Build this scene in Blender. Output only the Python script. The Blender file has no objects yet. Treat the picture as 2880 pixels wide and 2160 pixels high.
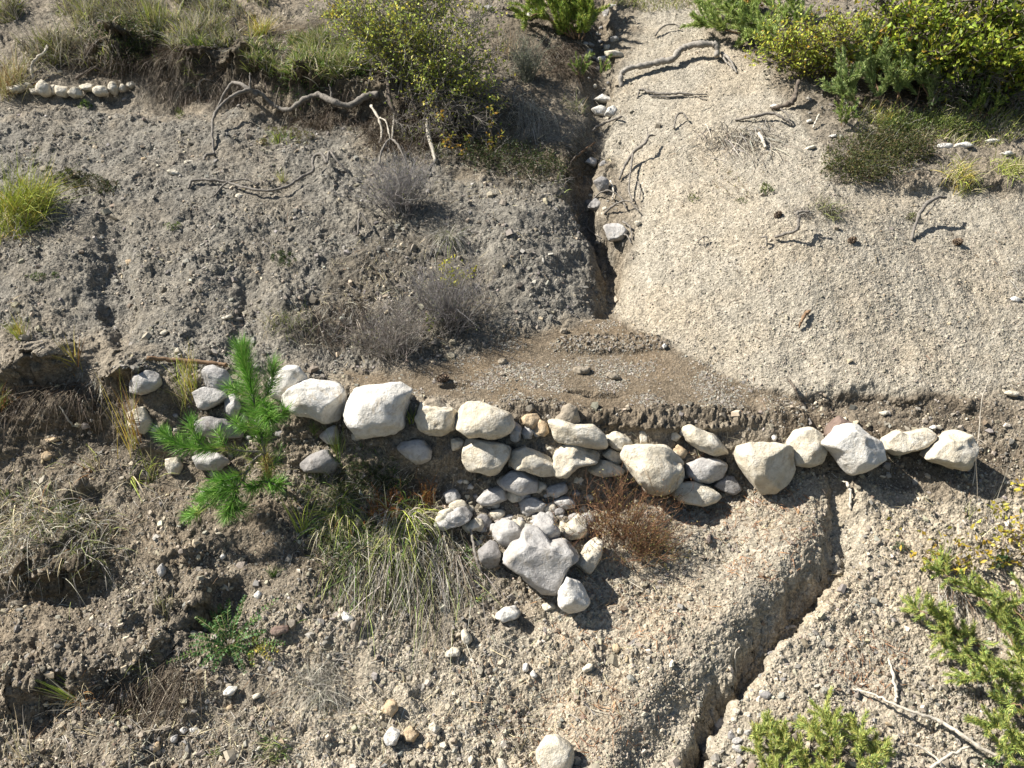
import bpy, math, time
import numpy as np

# ------------------------------------------------------------------ camera, sky, sun, exposure
scn = bpy.context.scene
COL = scn.collection
F, CU, CV = 1703.0, 1106.0, 829.5          # focal length and centre, in units of a 2212 px wide picture
PITCH = math.radians(20.0)
CP, SP = math.cos(PITCH), math.sin(PITCH)
cam_d = bpy.data.cameras.new("camera")
cam_d.sensor_width = 36.0
cam_d.lens = 36.0 * F / 2212.0
cam_d.clip_start = 0.05
cam_d.clip_end = 500.0
cam = bpy.data.objects.new("camera", cam_d)
COL.objects.link(cam)
cam.location = (0, 0, 0)
cam.rotation_euler = (math.radians(90) - PITCH, 0, 0)
scn.camera = cam

SUN = np.array([-0.69, 0.03, 0.72]); SUN /= np.linalg.norm(SUN)
world = bpy.data.worlds.new("World"); scn.world = world
world.use_nodes = True
wn = world.node_tree
sky = wn.nodes.new("ShaderNodeTexSky"); sky.sky_type = 'NISHITA'; sky.sun_disc = False
sky.sun_elevation = math.asin(SUN[2])
sky.sun_rotation = math.atan2(SUN[0], SUN[1])
wn.links.new(sky.outputs[0], wn.nodes["Background"].inputs[0])
wn.nodes["Background"].inputs[1].default_value = 0.05
sl = bpy.data.lights.new("sun", 'SUN'); sl.energy = 5.0; sl.angle = math.radians(0.5); sl.color = (1.0, 0.955, 0.89)
so = bpy.data.objects.new("sun", sl); COL.objects.link(so)
so.rotation_euler = (math.acos(SUN[2]), 0, math.atan2(SUN[0], -SUN[1]))
scn.view_settings.view_transform = 'Standard'
scn.view_settings.look = 'None'
scn.view_settings.exposure = 1.0
scn.view_settings.gamma = 1.0
scn.cycles.diffuse_bounces = 1
scn.cycles.max_bounces = 4

# ------------------------------------------------------------------ noise
def _h(ix, iy, iz, seed):
    h = (ix.astype(np.uint32) * np.uint32(374761393)) ^ (iy.astype(np.uint32) * np.uint32(668265263)) ^ (iz.astype(np.uint32) * np.uint32(2246822519))
    h = h + np.uint32((seed * 1274126177) & 0xffffffff)
    h = (h ^ (h >> np.uint32(15))) * np.uint32(2246822519)
    h = (h ^ (h >> np.uint32(13))) * np.uint32(3266489917)
    return h ^ (h >> np.uint32(16))

def _f(h):
    return (h >> np.uint32(8)).astype(np.float32) * np.float32(1.0 / 16777216.0)

def vnoise(x, y, z, s, seed=0):
    """value noise, -1..1, feature size s"""
    x = x / s + 1000; y = y / s + 1000; z = z / s + 1000
    fx = np.floor(x); fy = np.floor(y); fz = np.floor(z)
    ix = fx.astype(np.int64); iy = fy.astype(np.int64); iz = fz.astype(np.int64)
    u = (x - fx).astype(np.float32); v = (y - fy).astype(np.float32); w = (z - fz).astype(np.float32)
    u = u*u*(3-2*u); v = v*v*(3-2*v); w = w*w*(3-2*w)
    r = 0
    for a in (0, 1):
        for b in (0, 1):
            c0 = _f(_h(ix+a, iy+b, iz, seed)); c1 = _f(_h(ix+a, iy+b, iz+1, seed))
            r = r + (u if a else 1-u) * (v if b else 1-v) * (c0 + (c1-c0)*w)
    return r * 2 - 1

def fbm(x, y, z, s, octv=4, seed=0, gain=0.5):
    r = 0; a = 1.0; t = 0
    for k in range(octv):
        r = r + a * vnoise(x + 7.3*k, y - 3.1*k, z + 1.7*k, s / 2**k, seed + k); t += a; a *= gain
    return r / t

def cells(x, y, z, s, seed=0):
    """nearest jittered point: returns distance and a random number of that cell"""
    x = x / s + 1000; y = y / s + 1000; z = z / s + 1000
    bx = np.round(x).astype(np.int64); by = np.round(y).astype(np.int64); bz = np.round(z).astype(np.int64)
    best = np.full(x.shape, 9.0, np.float32); rid = np.zeros(x.shape, np.float32)
    for a in (-1, 0):
        for b in (-1, 0):
            for c in (-1, 0):
                ix = bx + a; iy = by + b; iz = bz + c
                h = _h(ix, iy, iz, seed)
                jx = ix + (h & np.uint32(1023)).astype(np.float32)/1023
                jy = iy + ((h >> np.uint32(10)) & np.uint32(1023)).astype(np.float32)/1023
                jz = iz + ((h >> np.uint32(20)) & np.uint32(1023)).astype(np.float32)/1023
                d = ((x-jx)**2 + (y-jy)**2 + (z-jz)**2).astype(np.float32)
                m = d < best
                best = np.where(m, d, best)
                rid = np.where(m, _f(h * np.uint32(2654435761)), rid)
    return np.sqrt(best), rid

def sstep(a, b, x):
    t = np.clip((x - a) / (b - a), 0, 1)
    return t * t * (3 - 2 * t)

# ------------------------------------------------------------------ the slope: a fan shaped grid, t = x / y and y (distance out)
TD = np.linspace(-0.90, 0.90, 1280)
TO = np.geomspace(1, 4.2, 46)[1:] - 1
T = np.concatenate([-0.90 - TO[::-1] * 0.55, TD, 0.90 + TO * 0.55])
YN = np.concatenate([np.geomspace(0.9, 2.75, 40)[:-1], np.geomspace(2.75, 10.9, 1150), np.geomspace(10.9, 40, 60)[1:]])
TT, YY = np.meshgrid(T, YN)
XX = TT * YY
NT, NY = len(T), len(YN)

def tana(v):
    b = (CV - v) / F
    return (-SP + CP * b) / (CP + SP * b)
def tofu(u, v):
    return ((u - CU) / F) / (CP + SP * (CV - v) / F)

def line(pts):
    t = np.array([tofu(u, v) for u, v, y in pts]); y = np.array([p[2] for p in pts]); z = np.array([tana(v) * yy for u, v, yy in pts])
    return np.interp(T, t, y), np.interp(T, t, z)
LINES = [
    line([(-200, 1800, 2.75), (2400, 1800, 2.75)]),
    line([(-200, 1659, 3.15), (100, 1659, 3.15), (1000, 1659, 3.12), (1500, 1659, 3.14), (2212, 1659, 3.08)]),
    line([(-200, 1300, 3.9), (100, 1300, 3.9), (600, 1300, 3.88), (1000, 1300, 3.86), (1500, 1320, 3.80), (2212, 1300, 3.78)]),
    line([(-200, 1000, 4.65), (100, 1000, 4.65), (300, 1000, 4.62), (550, 1010, 4.56), (800, 1040, 4.48), (1000, 1080, 4.45), (1300, 1090, 4.42), (1600, 1060, 4.45), (1850, 1020, 4.46), (2100, 1010, 4.45), (2400, 1010, 4.45)]),
    line([(-200, 830, 4.84), (100, 830, 4.84), (300, 850, 4.78), (550, 860, 4.74), (800, 860, 4.70), (1000, 885, 4.62), (1300, 895, 4.60), (1600, 905, 4.62), (1850, 925, 4.62), (2100, 930, 4.60), (2400, 930, 4.6)]),
    line([(-200, 740, 5.25), (100, 740, 5.25), (400, 770, 5.12), (700, 785, 5.10), (1000, 750, 5.33), (1200, 705, 5.62), (1310, 690, 5.74), (1430, 740, 5.42), (1560, 800, 5.12), (1700, 842, 4.93), (2150, 858, 4.84), (2400, 850, 4.88)]),
    line([(-200, 450, 6.45), (100, 450, 6.45), (1000, 450, 6.5), (1230, 450, 6.6), (1310, 450, 6.9), (1400, 450, 6.45), (1700, 500, 6.08), (2150, 500, 6.2), (2400, 500, 6.2)]),
    line([(-200, 230, 8.3), (100, 230, 8.3), (500, 235, 8.1), (800, 300, 7.45), (1000, 310, 7.4), (1200, 280, 7.7), (1310, 250, 7.95), (1420, 250, 7.75), (1700, 250, 7.35), (2150, 300, 7.15), (2400, 300, 7.15)]),
    line([(-200, 120, 8.65), (100, 120, 8.65), (500, 145, 8.45), (800, 200, 7.8), (1000, 190, 7.9), (1200, 150, 8.5), (1310, 130, 8.7), (1420, 130, 8.45), (1700, 130, 8.05), (2150, 200, 7.75), (2400, 200, 7.75)]),
    line([(-200, 0, 9.6), (500, 0, 9.6), (1000, 0, 9.5), (1310, 0, 9.6), (1700, 0, 9.1), (2400, 0, 9.1)]),
]
H = np.empty((NY, NT))
for i in range(NT):
    ys = [0.9] + [l[0][i] for l in LINES] + [12.0, 20.0, 40.0]
    z9 = LINES[-1][1][i]; y9 = LINES[-1][0][i]
    zs = [LINES[0][1][i] - 0.25] + [l[1][i] for l in LINES] + [z9 + (12-y9)*0.62, z9 + (20-y9)*0.60, z9 + (40-y9)*0.5]
    H[:, i] = np.interp(YN, ys, zs)

def blur1(a, r, axis):
    a = np.moveaxis(a, axis, 0)
    p = np.concatenate([np.repeat(a[:1], r, 0), a, np.repeat(a[-1:], r, 0)], 0)
    c = np.cumsum(np.concatenate([np.zeros_like(p[:1]), p], 0), 0)
    o = (c[2*r+1:] - c[:-(2*r+1)]) / (2*r+1)
    return np.moveaxis(o, 0, axis)
def blur(a, ry, rt, n=2):
    for _ in range(n):
        a = blur1(blur1(a, ry, 0), rt, 1)
    return a
H = blur(H, 9, 20)

def gidx(x, y):
    t = np.asarray(x) / np.asarray(y)
    return np.interp(t, T, np.arange(NT)), np.interp(y, YN, np.arange(NY))
def hz(x, y, A=None):
    A = H if A is None else A
    fi, fj = gidx(x, y)
    i = np.clip(fi.astype(int), 0, NT-2); j = np.clip(fj.astype(int), 0, NY-2); a = fi - i; b = fj - j
    return (A[j, i]*(1-a) + A[j, i+1]*a)*(1-b) + (A[j+1, i]*(1-a) + A[j+1, i+1]*a)*b
def hit(u, v):
    """first point of the ground seen along a ray of the picture"""
    t = tofu(u, v); s = tana(v)
    fi = float(np.interp(t, T, np.arange(NT))); i = min(int(fi), NT-2); a = fi - i
    c = H[:, i]*(1-a) + H[:, i+1]*a
    d = c - s * YN
    k = int(np.argmax(d[20:] >= 0)) + 20
    if d[k] < 0: k = NY - 1
    f = d[k] / (d[k] - d[k-1]) if d[k] != d[k-1] else 0
    y = YN[k] - f * (YN[k] - YN[k-1])
    return np.array([t*y, y, s*y])
def depth(p):
    return p[1]*CP - p[2]*SP
def pxm(p):
    return depth(p) / F            # metres per picture unit at p
def proj(x, y, z):
    d = y*CP - z*SP
    return CU + F*x/d, CV - F*(y*SP + z*CP)/d
def at(u, v, d):
    """point on a ray at camera depth d"""
    a = (u-CU)/F; b = (CV-v)/F
    return np.array([a*d, (CP + b*SP)*d, (-SP + b*CP)*d])
RIGHT = np.array([1.0, 0, 0]); UPV = np.array([0, SP, CP]); FWD = np.array([0, CP, -SP])

def world_line(pts):
    return np.array([hit(u, v)[:2] for u, v in pts])
def segd(P, vals=None):
    """distance of every ground vertex to a line P, side (+ = right of travel), and vals interpolated along it"""
    best = np.full(XX.shape, 1e9); side = np.zeros(XX.shape); val = np.zeros(XX.shape)
    for k in range(len(P)-1):
        a, b = P[k], P[k+1]; d = b - a; L2 = (d**2).sum()
        s = np.clip(((XX-a[0])*d[0] + (YY-a[1])*d[1]) / L2, 0, 1)
        dx = XX - a[0] - s*d[0]; dy = YY - a[1] - s*d[1]
        q = dx*dx + dy*dy; m = q < best
        best = np.where(m, q, best); side = np.where(m, np.sign(d[1]*dx - d[0]*dy), side)
        if vals is not None: val = np.where(m, vals[k] + s*(vals[k+1]-vals[k]), val)
    return np.sqrt(best), side, val

WARP = 0.05
wx = fbm(XX, YY, H*0, 0.30, 5, 11, 0.6) * 0.075
wf = fbm(XX, YY, H*0, 0.10, 3, 12, 0.6) * 0.05
def groove(pts, dep, wl, wr, dmap=None):
    """a channel: half width wl on the left of travel, wr on the right"""
    global H
    d, s, v = segd(world_line(pts), dmap if dmap is not None else [1.0]*len(pts))
    d = np.abs(d + wx * 0.9 + wf)
    w = np.where(s > 0, wr, wl)
    H = H - dep * v * (1 - sstep(0.25, 1.0, d / w))
def bump(u, v, rx, ry, h):
    global H
    p = hit(u, v)
    q = ((XX-p[0])/rx)**2 + ((YY-p[1])/ry)**2
    H = H + h * np.exp(-q)

# big shapes
bump(1720, 560, 0.95, 0.75, 0.22)
bump(1950, 640, 0.8, 0.5, 0.06)
bump(1130, 560, 0.42, 0.55, 0.15)
bump(420, 640, 0.25, 0.6, 0.10)
bump(620, 700, 0.3, 0.35, 0.10)
bump(100, 620, 0.3, 0.5, 0.06)
# the gully coming down to the bench
groove([(1310, 10), (1300, 100), (1300, 170), (1305, 250), (1280, 330), (1262, 400), (1280, 460), (1318, 520), (1330, 590), (1322, 650), (1320, 690)],
       0.30, 0.13, 0.22, [0.35, 0.5, 0.6, 0.5, 0.8, 1.0, 1.1, 1.0, 0.8, 0.5, 0.0])
# rill on the left slope, shallow hollows of the dark shale
groove([(240, 470), (250, 560), (245, 640), (270, 720), (310, 750)], 0.12, 0.16, 0.16, [0.3, 1, 1, 0.8, 0])
groove([(560, 560), (540, 660), (520, 750)], 0.06, 0.12, 0.12, [0, 1, 0.6])
groove([(1040, 380), (1120, 400), (1215, 430), (1270, 520)], 0.10, 0.12, 0.10, [0.2, 1, 1, 0])
# lower channel on the right of the earth tongue, and the tongue itself
groove([(1790, 1020), (1805, 1110), (1812, 1185), (1752, 1252), (1680, 1335), (1610, 1420), (1545, 1510), (1500, 1600), (1480, 1700)],
       0.22, 0.14, 0.06, [0.2, 0.5, 0.75, 0.9, 0.8, 0.9, 1, 1.1, 1.2])
d_, s_, v_ = segd(world_line([(1740, 1050), (1745, 1140), (1690, 1230), (1590, 1330), (1510, 1410), (1400, 1520), (1330, 1620), (1300, 1720)]), [0.4, 0.8, 1, 1, 1, 1, 1, 1])
H = H + 0.12 * v_ * (1 - sstep(0.0, 1.0, d_ / np.where(s_ > 0, 0.5, 0.17)))
bump(1570, 1190, 0.20, 0.12, -0.08)
bump(1330, 1400, 0.16, 0.14, -0.06)
bump(1200, 1440, 0.25, 0.12, 0.05)
bump(1150, 1530, 0.18, 0.10, -0.05)
# scarps and pits of the lower left
YD = np.zeros(XX.shape)
def scarp(pts, h, w, over=0.0):
    """ground drops by h over width w across the line, easing back below it"""
    global H
    d, s, v = segd(world_line(pts), [0.0] + [1.0]*(len(pts)-2) + [0.0])
    sd = d * s + wx * 0.8 + wf * 0.8
    v = v * np.clip(0.75 + 1.1*fbm(XX, YY, H*0, 0.28, 2, 14), 0.15, 1.3)
    prof = np.where(sd < 0, np.exp(-(sd/0.30)**2) * 0.5, np.exp(-(sd/w)**2) * 0.5 - (1 - np.exp(-(sd/w)**2)) * 0.5 * np.exp(-(sd/0.28)**2))
    H = H + h * v * prof
    if over: YD[:] = YD - over * v * np.where(sd < 0, np.exp(-(sd/0.16)**2), np.exp(-(sd/0.03)**2))
scarp([(520, 1210), (440, 1290), (395, 1345), (330, 1410), (230, 1445), (120, 1480), (0, 1500), (-100, 1505)][::-1], 0.26, 0.05, 0.07)
scarp([(640, 1100), (540, 1130), (480, 1180), (400, 1200), (300, 1190)][::-1], 0.14, 0.05, 0.05)
scarp([(470, 1480), (420, 1530), (330, 1590), (250, 1659), (200, 1740)][::-1], 0.18, 0.06, 0.05)
scarp([(380, 990), (300, 1030), (220, 1040), (120, 1040), (-60, 1060)][::-1], 0.10, 0.05)
scarp([(-60, 800), (60, 800), (160, 800), (260, 812), (310, 820), (350, 830)], 0.22, 0.05, 0.12)
scarp([(-100, 470), (0, 470), (80, 475), (160, 480), (200, 430)], 0.10, 0.05)
scarp([(-60, 1230), (60, 1235), (180, 1230), (260, 1200)], 0.18, 0.06, 0.08)
bump(325, 1520, 0.12, 0.08, -0.12)
bump(70, 1330, 0.2, 0.1, 0.04)
bump(640, 1330, 0.25, 0.15, 0.05)
# overhung sods at the top left
scarp([(140, 150), (200, 130), (300, 150), (420, 150), (520, 165), (640, 190), (760, 200), (860, 220)], 0.36, 0.07, 0.11)
scarp([(300, 195), (420, 190), (560, 200), (660, 250)], 0.12, 0.06, 0.05)
scarp([(180, 70), (260, 75), (360, 95), (460, 100)], 0.2, 0.06, 0.12)
# torn edge at the foot of the mound
scarp([(1560, 812), (1640, 836), (1720, 850), (1800, 832), (1880, 842), (2000, 850), (2090, 870), (2180, 900)], 0.11, 0.05, 0.0)
scarp([(1860, 380), (1950, 400), (2100, 395), (2260, 400)], 0.10, 0.06)
H = blur(H, 2, 2, 1)

# ------------------------------------------------------------------ kinds of soil and painted shade, as soft masks over the ground
PU, PV = proj(XX, YY, H)
def poly(pts, soft=30):
    """soft inside mask of a polygon"""
    P = np.array(pts, float); n = len(P)
    ins = np.zeros(PU.shape, bool); best = np.full(PU.shape, 1e9)
    for k in range(n):
        a = P[k]; b = P[(k+1) % n]; d = b - a
        s = np.clip(((PU-a[0])*d[0] + (PV-a[1])*d[1]) / (d**2).sum(), 0, 1)
        best = np.minimum(best, (PU-a[0]-s*d[0])**2 + (PV-a[1]-s*d[1])**2)
        c = ((a[1] > PV) != (b[1] > PV)) & (PU < (b[0]-a[0])*(PV-a[1])/((b[1]-a[1]) or 1e-9) + a[0])
        ins ^= c
    sd = np.sqrt(best) * np.where(ins, 1, -1) + nz1 * soft * 1.2
    return sstep(-soft*0.5, soft*0.5, sd)
def blob(lst):
    r = np.zeros(PU.shape)
    for u, v, a, b, w in lst:
        q = ((PU-u)/a)**2 + ((PV-v)/b)**2 + nz1*0.5
        r = np.maximum(r, w * (1 - sstep(0.6, 1.2, q)))
    return r
nz1 = fbm(XX, YY*1.3, H, 0.22, 4, 21)
nz2 = fbm(XX, YY*1.3, H, 0.06, 3, 31)
rill = fbm(XX, YY*0.18, H*0, 0.10, 4, 33)
M_mound = poly([(1370, -100), (1380, 70), (1335, 200), (1300, 320), (1385, 440), (1360, 560), (1335, 690), (1450, 745), (1560, 808), (1700, 850), (1900, 850), (2100, 860), (2300, 800), (2350, 420), (2000, 410), (1800, 400), (1740, 260), (1640, 150), (1520, 80), (1480, -100)], 28)
M_tongue = poly([(1725, 1040), (1800, 1060), (1815, 1160), (1740, 1245), (1600, 1410), (1490, 1520), (1450, 1659), (1400, 1800), (1180, 1800), (1200, 1640), (1350, 1500), (1480, 1350), (1600, 1210), (1690, 1120)], 50) * 0.75
M_silt = poly([(740, 800), (860, 805), (1000, 775), (1200, 705), (1310, 680), (1440, 745), (1560, 812), (1660, 850), (1740, 870), (1500, 892), (1200, 885), (980, 870), (900, 850), (760, 835)], 18)
M_shale = poly([(-200, 230), (300, 240), (600, 260), (900, 330), (1150, 380), (1260, 430), (1310, 560), (1300, 680), (1180, 710), (1000, 770), (700, 800), (400, 790), (200, 740), (-200, 700)], 60)
M_tan = poly([(1250, 1120), (1500, 1100), (1760, 1060), (2300, 1040), (2400, 2000), (900, 2000), (620, 1650), (560, 1350), (760, 1330), (1000, 1420), (1150, 1350)], 60)
M_mound = np.maximum(M_mound, M_tongue)
M_brown_shade = blob([(150, 1300, 420, 330, 0.45), (650, 1250, 250, 260, 0.35), (120, 880, 300, 70, 0.9), (500, 1150, 250, 120, 0.6), (1900, 905, 330, 55, 1), (1300, 900, 350, 30, 0.8), (300, 950, 350, 140, 0.7), (2100, 1020, 260, 70, 0.7), (330, 1500, 130, 60, 0.8), (1180, 110, 160, 120, 0.5)])  # brown earth, plus shade painted into the left recess and lower left pit
M_turf_shade = blob([(430, 110, 330, 75, 1), (700, 130, 160, 90, 1), (980, 270, 150, 100, 0.9), (1180, 350, 130, 60, 0.8), (850, 1180, 220, 150, 0.9), (90, 1190, 190, 110, 0.9), (2050, 160, 330, 140, 0.9), (880, 640, 190, 140, 0.6), (740, 690, 150, 70, 0.6), (1180, 90, 120, 70, .5)])  # turf earth, with the shade under the overhung sods painted in
M_shale = M_shale * (1 - M_silt) * (1 - M_mound)
M_loose = np.clip(1 - 0.82*M_mound - 0.93*M_silt, 0, 1)

# ------------------------------------------------------------------ small relief
CX, CY, CZ3 = XX, YY, H
big = fbm(CX, CY, CZ3, 0.30, 3, 41)
c1d, c1r = cells(CX + 0.03*vnoise(CX, CY, CZ3, 0.05, 3), CY*1.1, CZ3*1.4, 0.085, 5)
c2d, c2r = cells(CX + 0.01*vnoise(CX, CY, CZ3, 0.02, 4), CY, CZ3*1.5, 0.028, 6)
c3d, c3r = cells(CX, CY, CZ3*1.4, 0.014, 7)
shl = M_loose * (0.55 + 0.6*np.clip(0.5 + nz1*1.4, 0, 1))
patch = np.clip(0.5 + 1.6*fbm(CX, CY, CZ3, 0.17, 3, 45), 0.1, 1.3)
rel = shl * (0.034*patch*(c1r - 0.5 + 0.5*(0.6 - c1d)) + 0.026*(0.4+0.6*patch)*(c2r - 0.4 + 0.5*(0.6 - c2d)) + 0.014*(c3r - 0.2)) + M_shale*0.035*fbm(CX, CY, CZ3, 0.13, 4, 46, 0.6)
low = sstep(770, 860, PV)*(1-M_silt)*(1-M_mound)
rg1 = 0.45 - np.abs(fbm(CX*0.8+0.4*CY, CY*1.3, CZ3, 0.34, 4, 61, 0.55))*2.2
rel = rel + low*0.075*rg1*np.clip(1.15 - (PU-300)/1800, 0.3, 1) + (1-low)*M_loose*0.030*rg1
rel = rel + M_loose * 0.035 * big * 1.2 + M_loose * 0.02 * fbm(CX, CY, CZ3, 0.11, 3, 43)
rel = rel + M_mound * (0.020*big + 0.0065*nz2 + 0.0050*(c3r - 0.5) + 0.006*np.clip(vnoise(CX, CY, CZ3, 0.16, 51)*vnoise(CX*1.2, CY, CZ3, 0.07, 52)*3 - 0.5, -1, 1) + 0.004*(c2r-0.5) + 0.010*rill)
rel = rel + M_silt * (0.0015*(c3r - 0.5) + 0.004*nz1)
ridge = blob([(1290, 748, 105, 20, 1), (1390, 742, 60, 16, 0.8), (1255, 852, 60, 10, -0.0), (1140, 878, 80, 16, 0.6), (1500, 905, 220, 26, 0.7)])
rel = rel + ridge * (0.030 + 0.028*(c2r - 0.3) + 0.012*(c3r-0.3))
pits = blob([(985, 835, 34, 8, 1), (1305, 855, 42, 6, 1), (1255, 847, 30, 4, 1)])
rel = rel - pits * 0.035
gy, gx = np.gradient(H)
dyy = np.gradient(YY, axis=0); dxx = np.gradient(XX, axis=1)
sx = gx/dxx; sy = (gy - sx*np.gradient(XX, axis=0))/dyy
sl_ = np.sqrt(sx*sx + sy*sy); wn_ = sstep(0.9, 1.9, sl_); nl_ = np.sqrt(1 + sl_*sl_)
OX = -sx/nl_*rel*wn_; OY = -sy/nl_*rel*wn_; OZ = rel*wn_*(1/nl_ - 1)
H = H + rel

# ------------------------------------------------------------------ mesh helpers
def mesh_from(name, co, quads=None, tris=None, attrs=None, smooth=True):
    me = bpy.data.meshes.new(name)
    co = np.ascontiguousarray(co, np.float32)
    nq = 0 if quads is None else len(quads); nt = 0 if tris is None else len(tris)
    parts = []
    if nq: parts.append(np.asarray(quads, np.int32).reshape(-1))
    if nt: parts.append(np.asarray(tris, np.int32).reshape(-1))
    li = np.concatenate(parts)
    starts = np.concatenate([np.arange(nq)*4, nq*4 + np.arange(nt)*3]).astype(np.int32)
    me.vertices.add(len(co)); me.vertices.foreach_set("co", co.reshape(-1))
    me.loops.add(len(li)); me.loops.foreach_set("vertex_index", li)
    me.polygons.add(nq+nt); me.polygons.foreach_set("loop_start", starts)
    if attrs:
        for k, a in attrs.items():
            if a.ndim == 1:
                t = me.attributes.new(k, 'FLOAT', 'POINT'); t.data.foreach_set("value", np.ascontiguousarray(a, np.float32))
            else:
                t = me.attributes.new(k, 'FLOAT_COLOR', 'POINT')
                c = np.ones((len(a), 4), np.float32); c[:, :3] = a
                t.data.foreach_set("color", c.reshape(-1))
    me.update(calc_edges=True)
    me.polygons.foreach_set("use_smooth", np.full(nq+nt, smooth, bool))
    return me

class NT_:
    """small node-tree writer"""
    def __init__(self, name):
        self.m = bpy.data.materials.new(name); self.m.use_nodes = True
        self.t = self.m.node_tree; self.b = self.t.nodes["Principled BSDF"]
        self.out = self.t.nodes["Material Output"]
    def n(self, kind, **kw):
        o = self.t.nodes.new(kind)
        for k, v in kw.items():
            if k in o.inputs: o.inputs[k].default_value = v
            else: setattr(o, k, v)
        return o
    def l(self, a, b): self.t.links.new(a, b)
    def attr(self, name): return self.n("ShaderNodeAttribute", attribute_name=name)
    def mix(self, fac, a, b, mode='MIX'):
        o = self.n("ShaderNodeMix", data_type='RGBA', blend_type=mode)
        for sock, val in ((o.inputs[0], fac), (o.inputs[6], a), (o.inputs[7], b)):
            if hasattr(val, 'links'): self.l(val, sock)
            elif isinstance(val, tuple): sock.default_value = (*val, 1.0)
            else: sock.default_value = val
        return o.outputs[2]
    def ramp(self, fac, *stops):
        o = self.n("ShaderNodeValToRGB"); e = o.color_ramp.elements
        while len(e) < len(stops): e.new(0.5)
        for k, (p, c) in enumerate(stops):
            e[k].position = p; e[k].color = (*c, 1.0) if isinstance(c, tuple) else (c, c, c, 1.0)
        self.l(fac, o.inputs[0]); return o.outputs[0]
    def noise(self, scale, detail=3.0, rough=0.55, co=None, dist=0.0):
        o = self.n("ShaderNodeTexNoise"); o.inputs['Scale'].default_value = scale; o.inputs['Detail'].default_value = detail
        o.inputs['Roughness'].default_value = rough; o.inputs['Distortion'].default_value = dist
        self.l(co if co is not None else self.pos(), o.inputs['Vector']); return o
    def voro(self, scale, co=None, feature='F1'):
        o = self.n("ShaderNodeTexVoronoi", feature=feature); o.inputs['Scale'].default_value = scale
        self.l(co if co is not None else self.pos(), o.inputs['Vector']); return o
    def pos(self):
        if not hasattr(self, '_p'):
            self._p = self.n("ShaderNodeTexCoord").outputs['Object']
        return self._p
    def bump(self, h, strength, dist, prev=None):
        o = self.n("ShaderNodeBump"); o.inputs['Strength'].default_value = strength; o.inputs['Distance'].default_value = dist
        self.l(h, o.inputs['Height'])
        if prev is not None: self.l(prev, o.inputs['Normal'])
        return o.outputs[0]
    def finish(self, color, rough=0.9, normal=None, spec=0.2):
        self.l(color, self.b.inputs['Base Color']); self.b.inputs['Roughness'].default_value = rough
        self.b.inputs['Specular IOR Level'].default_value = spec
        if normal is not None: self.l(normal, self.b.inputs['Normal'])
        return self.m

def soil_material():
    g = NT_("marl_soil")
    n_big = g.noise(1.6, 4, 0.6).outputs[0]
    n_mid = g.noise(9, 5, 0.62).outputs[0]
    n_fin = g.noise(70, 4, 0.7).outputs[0]
    v1 = g.voro(95); v2 = g.voro(38)
    c = g.ramp(n_mid, (0.3, (0.165, 0.142, 0.108)), (0.7, (0.275, 0.238, 0.182)))
    shale = g.ramp(n_mid, (0.3, (0.140, 0.129, 0.108)), (0.72, (0.250, 0.230, 0.190)))
    mound = g.ramp(n_mid, (0.3, (0.305, 0.274, 0.215)), (0.7, (0.385, 0.346, 0.276)))
    silt = g.ramp(n_mid, (0.35, (0.145, 0.115, 0.078)), (0.7, (0.195, 0.158, 0.112)))
    tan = g.ramp(n_mid, (0.3, (0.315, 0.275, 0.210)), (0.7, (0.41, 0.362, 0.280)))
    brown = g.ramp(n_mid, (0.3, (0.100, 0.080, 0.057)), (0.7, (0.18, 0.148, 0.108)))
    turf = g.ramp(n_mid, (0.3, (0.055, 0.045, 0.030)), (0.7, (0.125, 0.103, 0.072)))  # dark sod earth, blackened further to paint shade on the bank faces
    c = g.mix(g.attr("shale").outputs['Fac'], c, shale)
    c = g.mix(g.attr("tan").outputs['Fac'], c, tan)
    c = g.mix(g.attr("mound").outputs['Fac'], c, mound)
    c = g.mix(g.attr("silt").outputs['Fac'], c, silt)
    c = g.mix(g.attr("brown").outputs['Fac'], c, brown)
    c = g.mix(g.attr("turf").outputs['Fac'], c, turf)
    # single grains lighter, darker, warmer
    gr = g.ramp(v1.outputs['Color'], (0.15, 0.55), (0.5, 0.92), (0.85, 1.35))
    c = g.mix(0.75, c, gr, 'MULTIPLY')
    gr2 = g.ramp(v2.outputs['Color'], (0.1, 0.80), (0.6, 1.0), (0.9, 1.22))
    c = g.mix(0.8, c, gr2, 'MULTIPLY')
    warm = g.mix(g.ramp(n_big, (0.45, 0.0), (0.62, 0.5)), (1.0, 1.0, 1.0), (1.06, 0.98, 0.88))
    c = g.mix(1.0, c, warm, 'MULTIPLY')
    b1 = g.bump(v1.outputs['Distance'], 0.75, 0.006)
    b2 = g.bump(n_fin, 0.5, 0.006, b1)
    b3 = g.bump(v2.outputs['Distance'], 0.35, 0.010, b2)
    return g.finish(c, 0.92, b3, 0.12)

def tag(o, label=None, cat=None, group=None, kind=None):
    if label: o['label'] = label
    if cat: o['category'] = cat
    if group: o['group'] = group
    if kind: o['kind'] = kind
    return o
def link(name, me, mat, parent=None, loc=None):
    if mat is not None and not me.materials: me.materials.append(mat)
    o = bpy.data.objects.new(name, me); COL.objects.link(o)
    if parent is not None: o.parent = parent
    elif loc is not None: o.location = loc
    return o
def thing(name, label, cat, loc, group=None, kind=None):
    o = bpy.data.objects.new(name, None); COL.objects.link(o); o.location = loc; o.empty_display_size = 0.1
    return tag(o, label, cat, group, kind)

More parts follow.
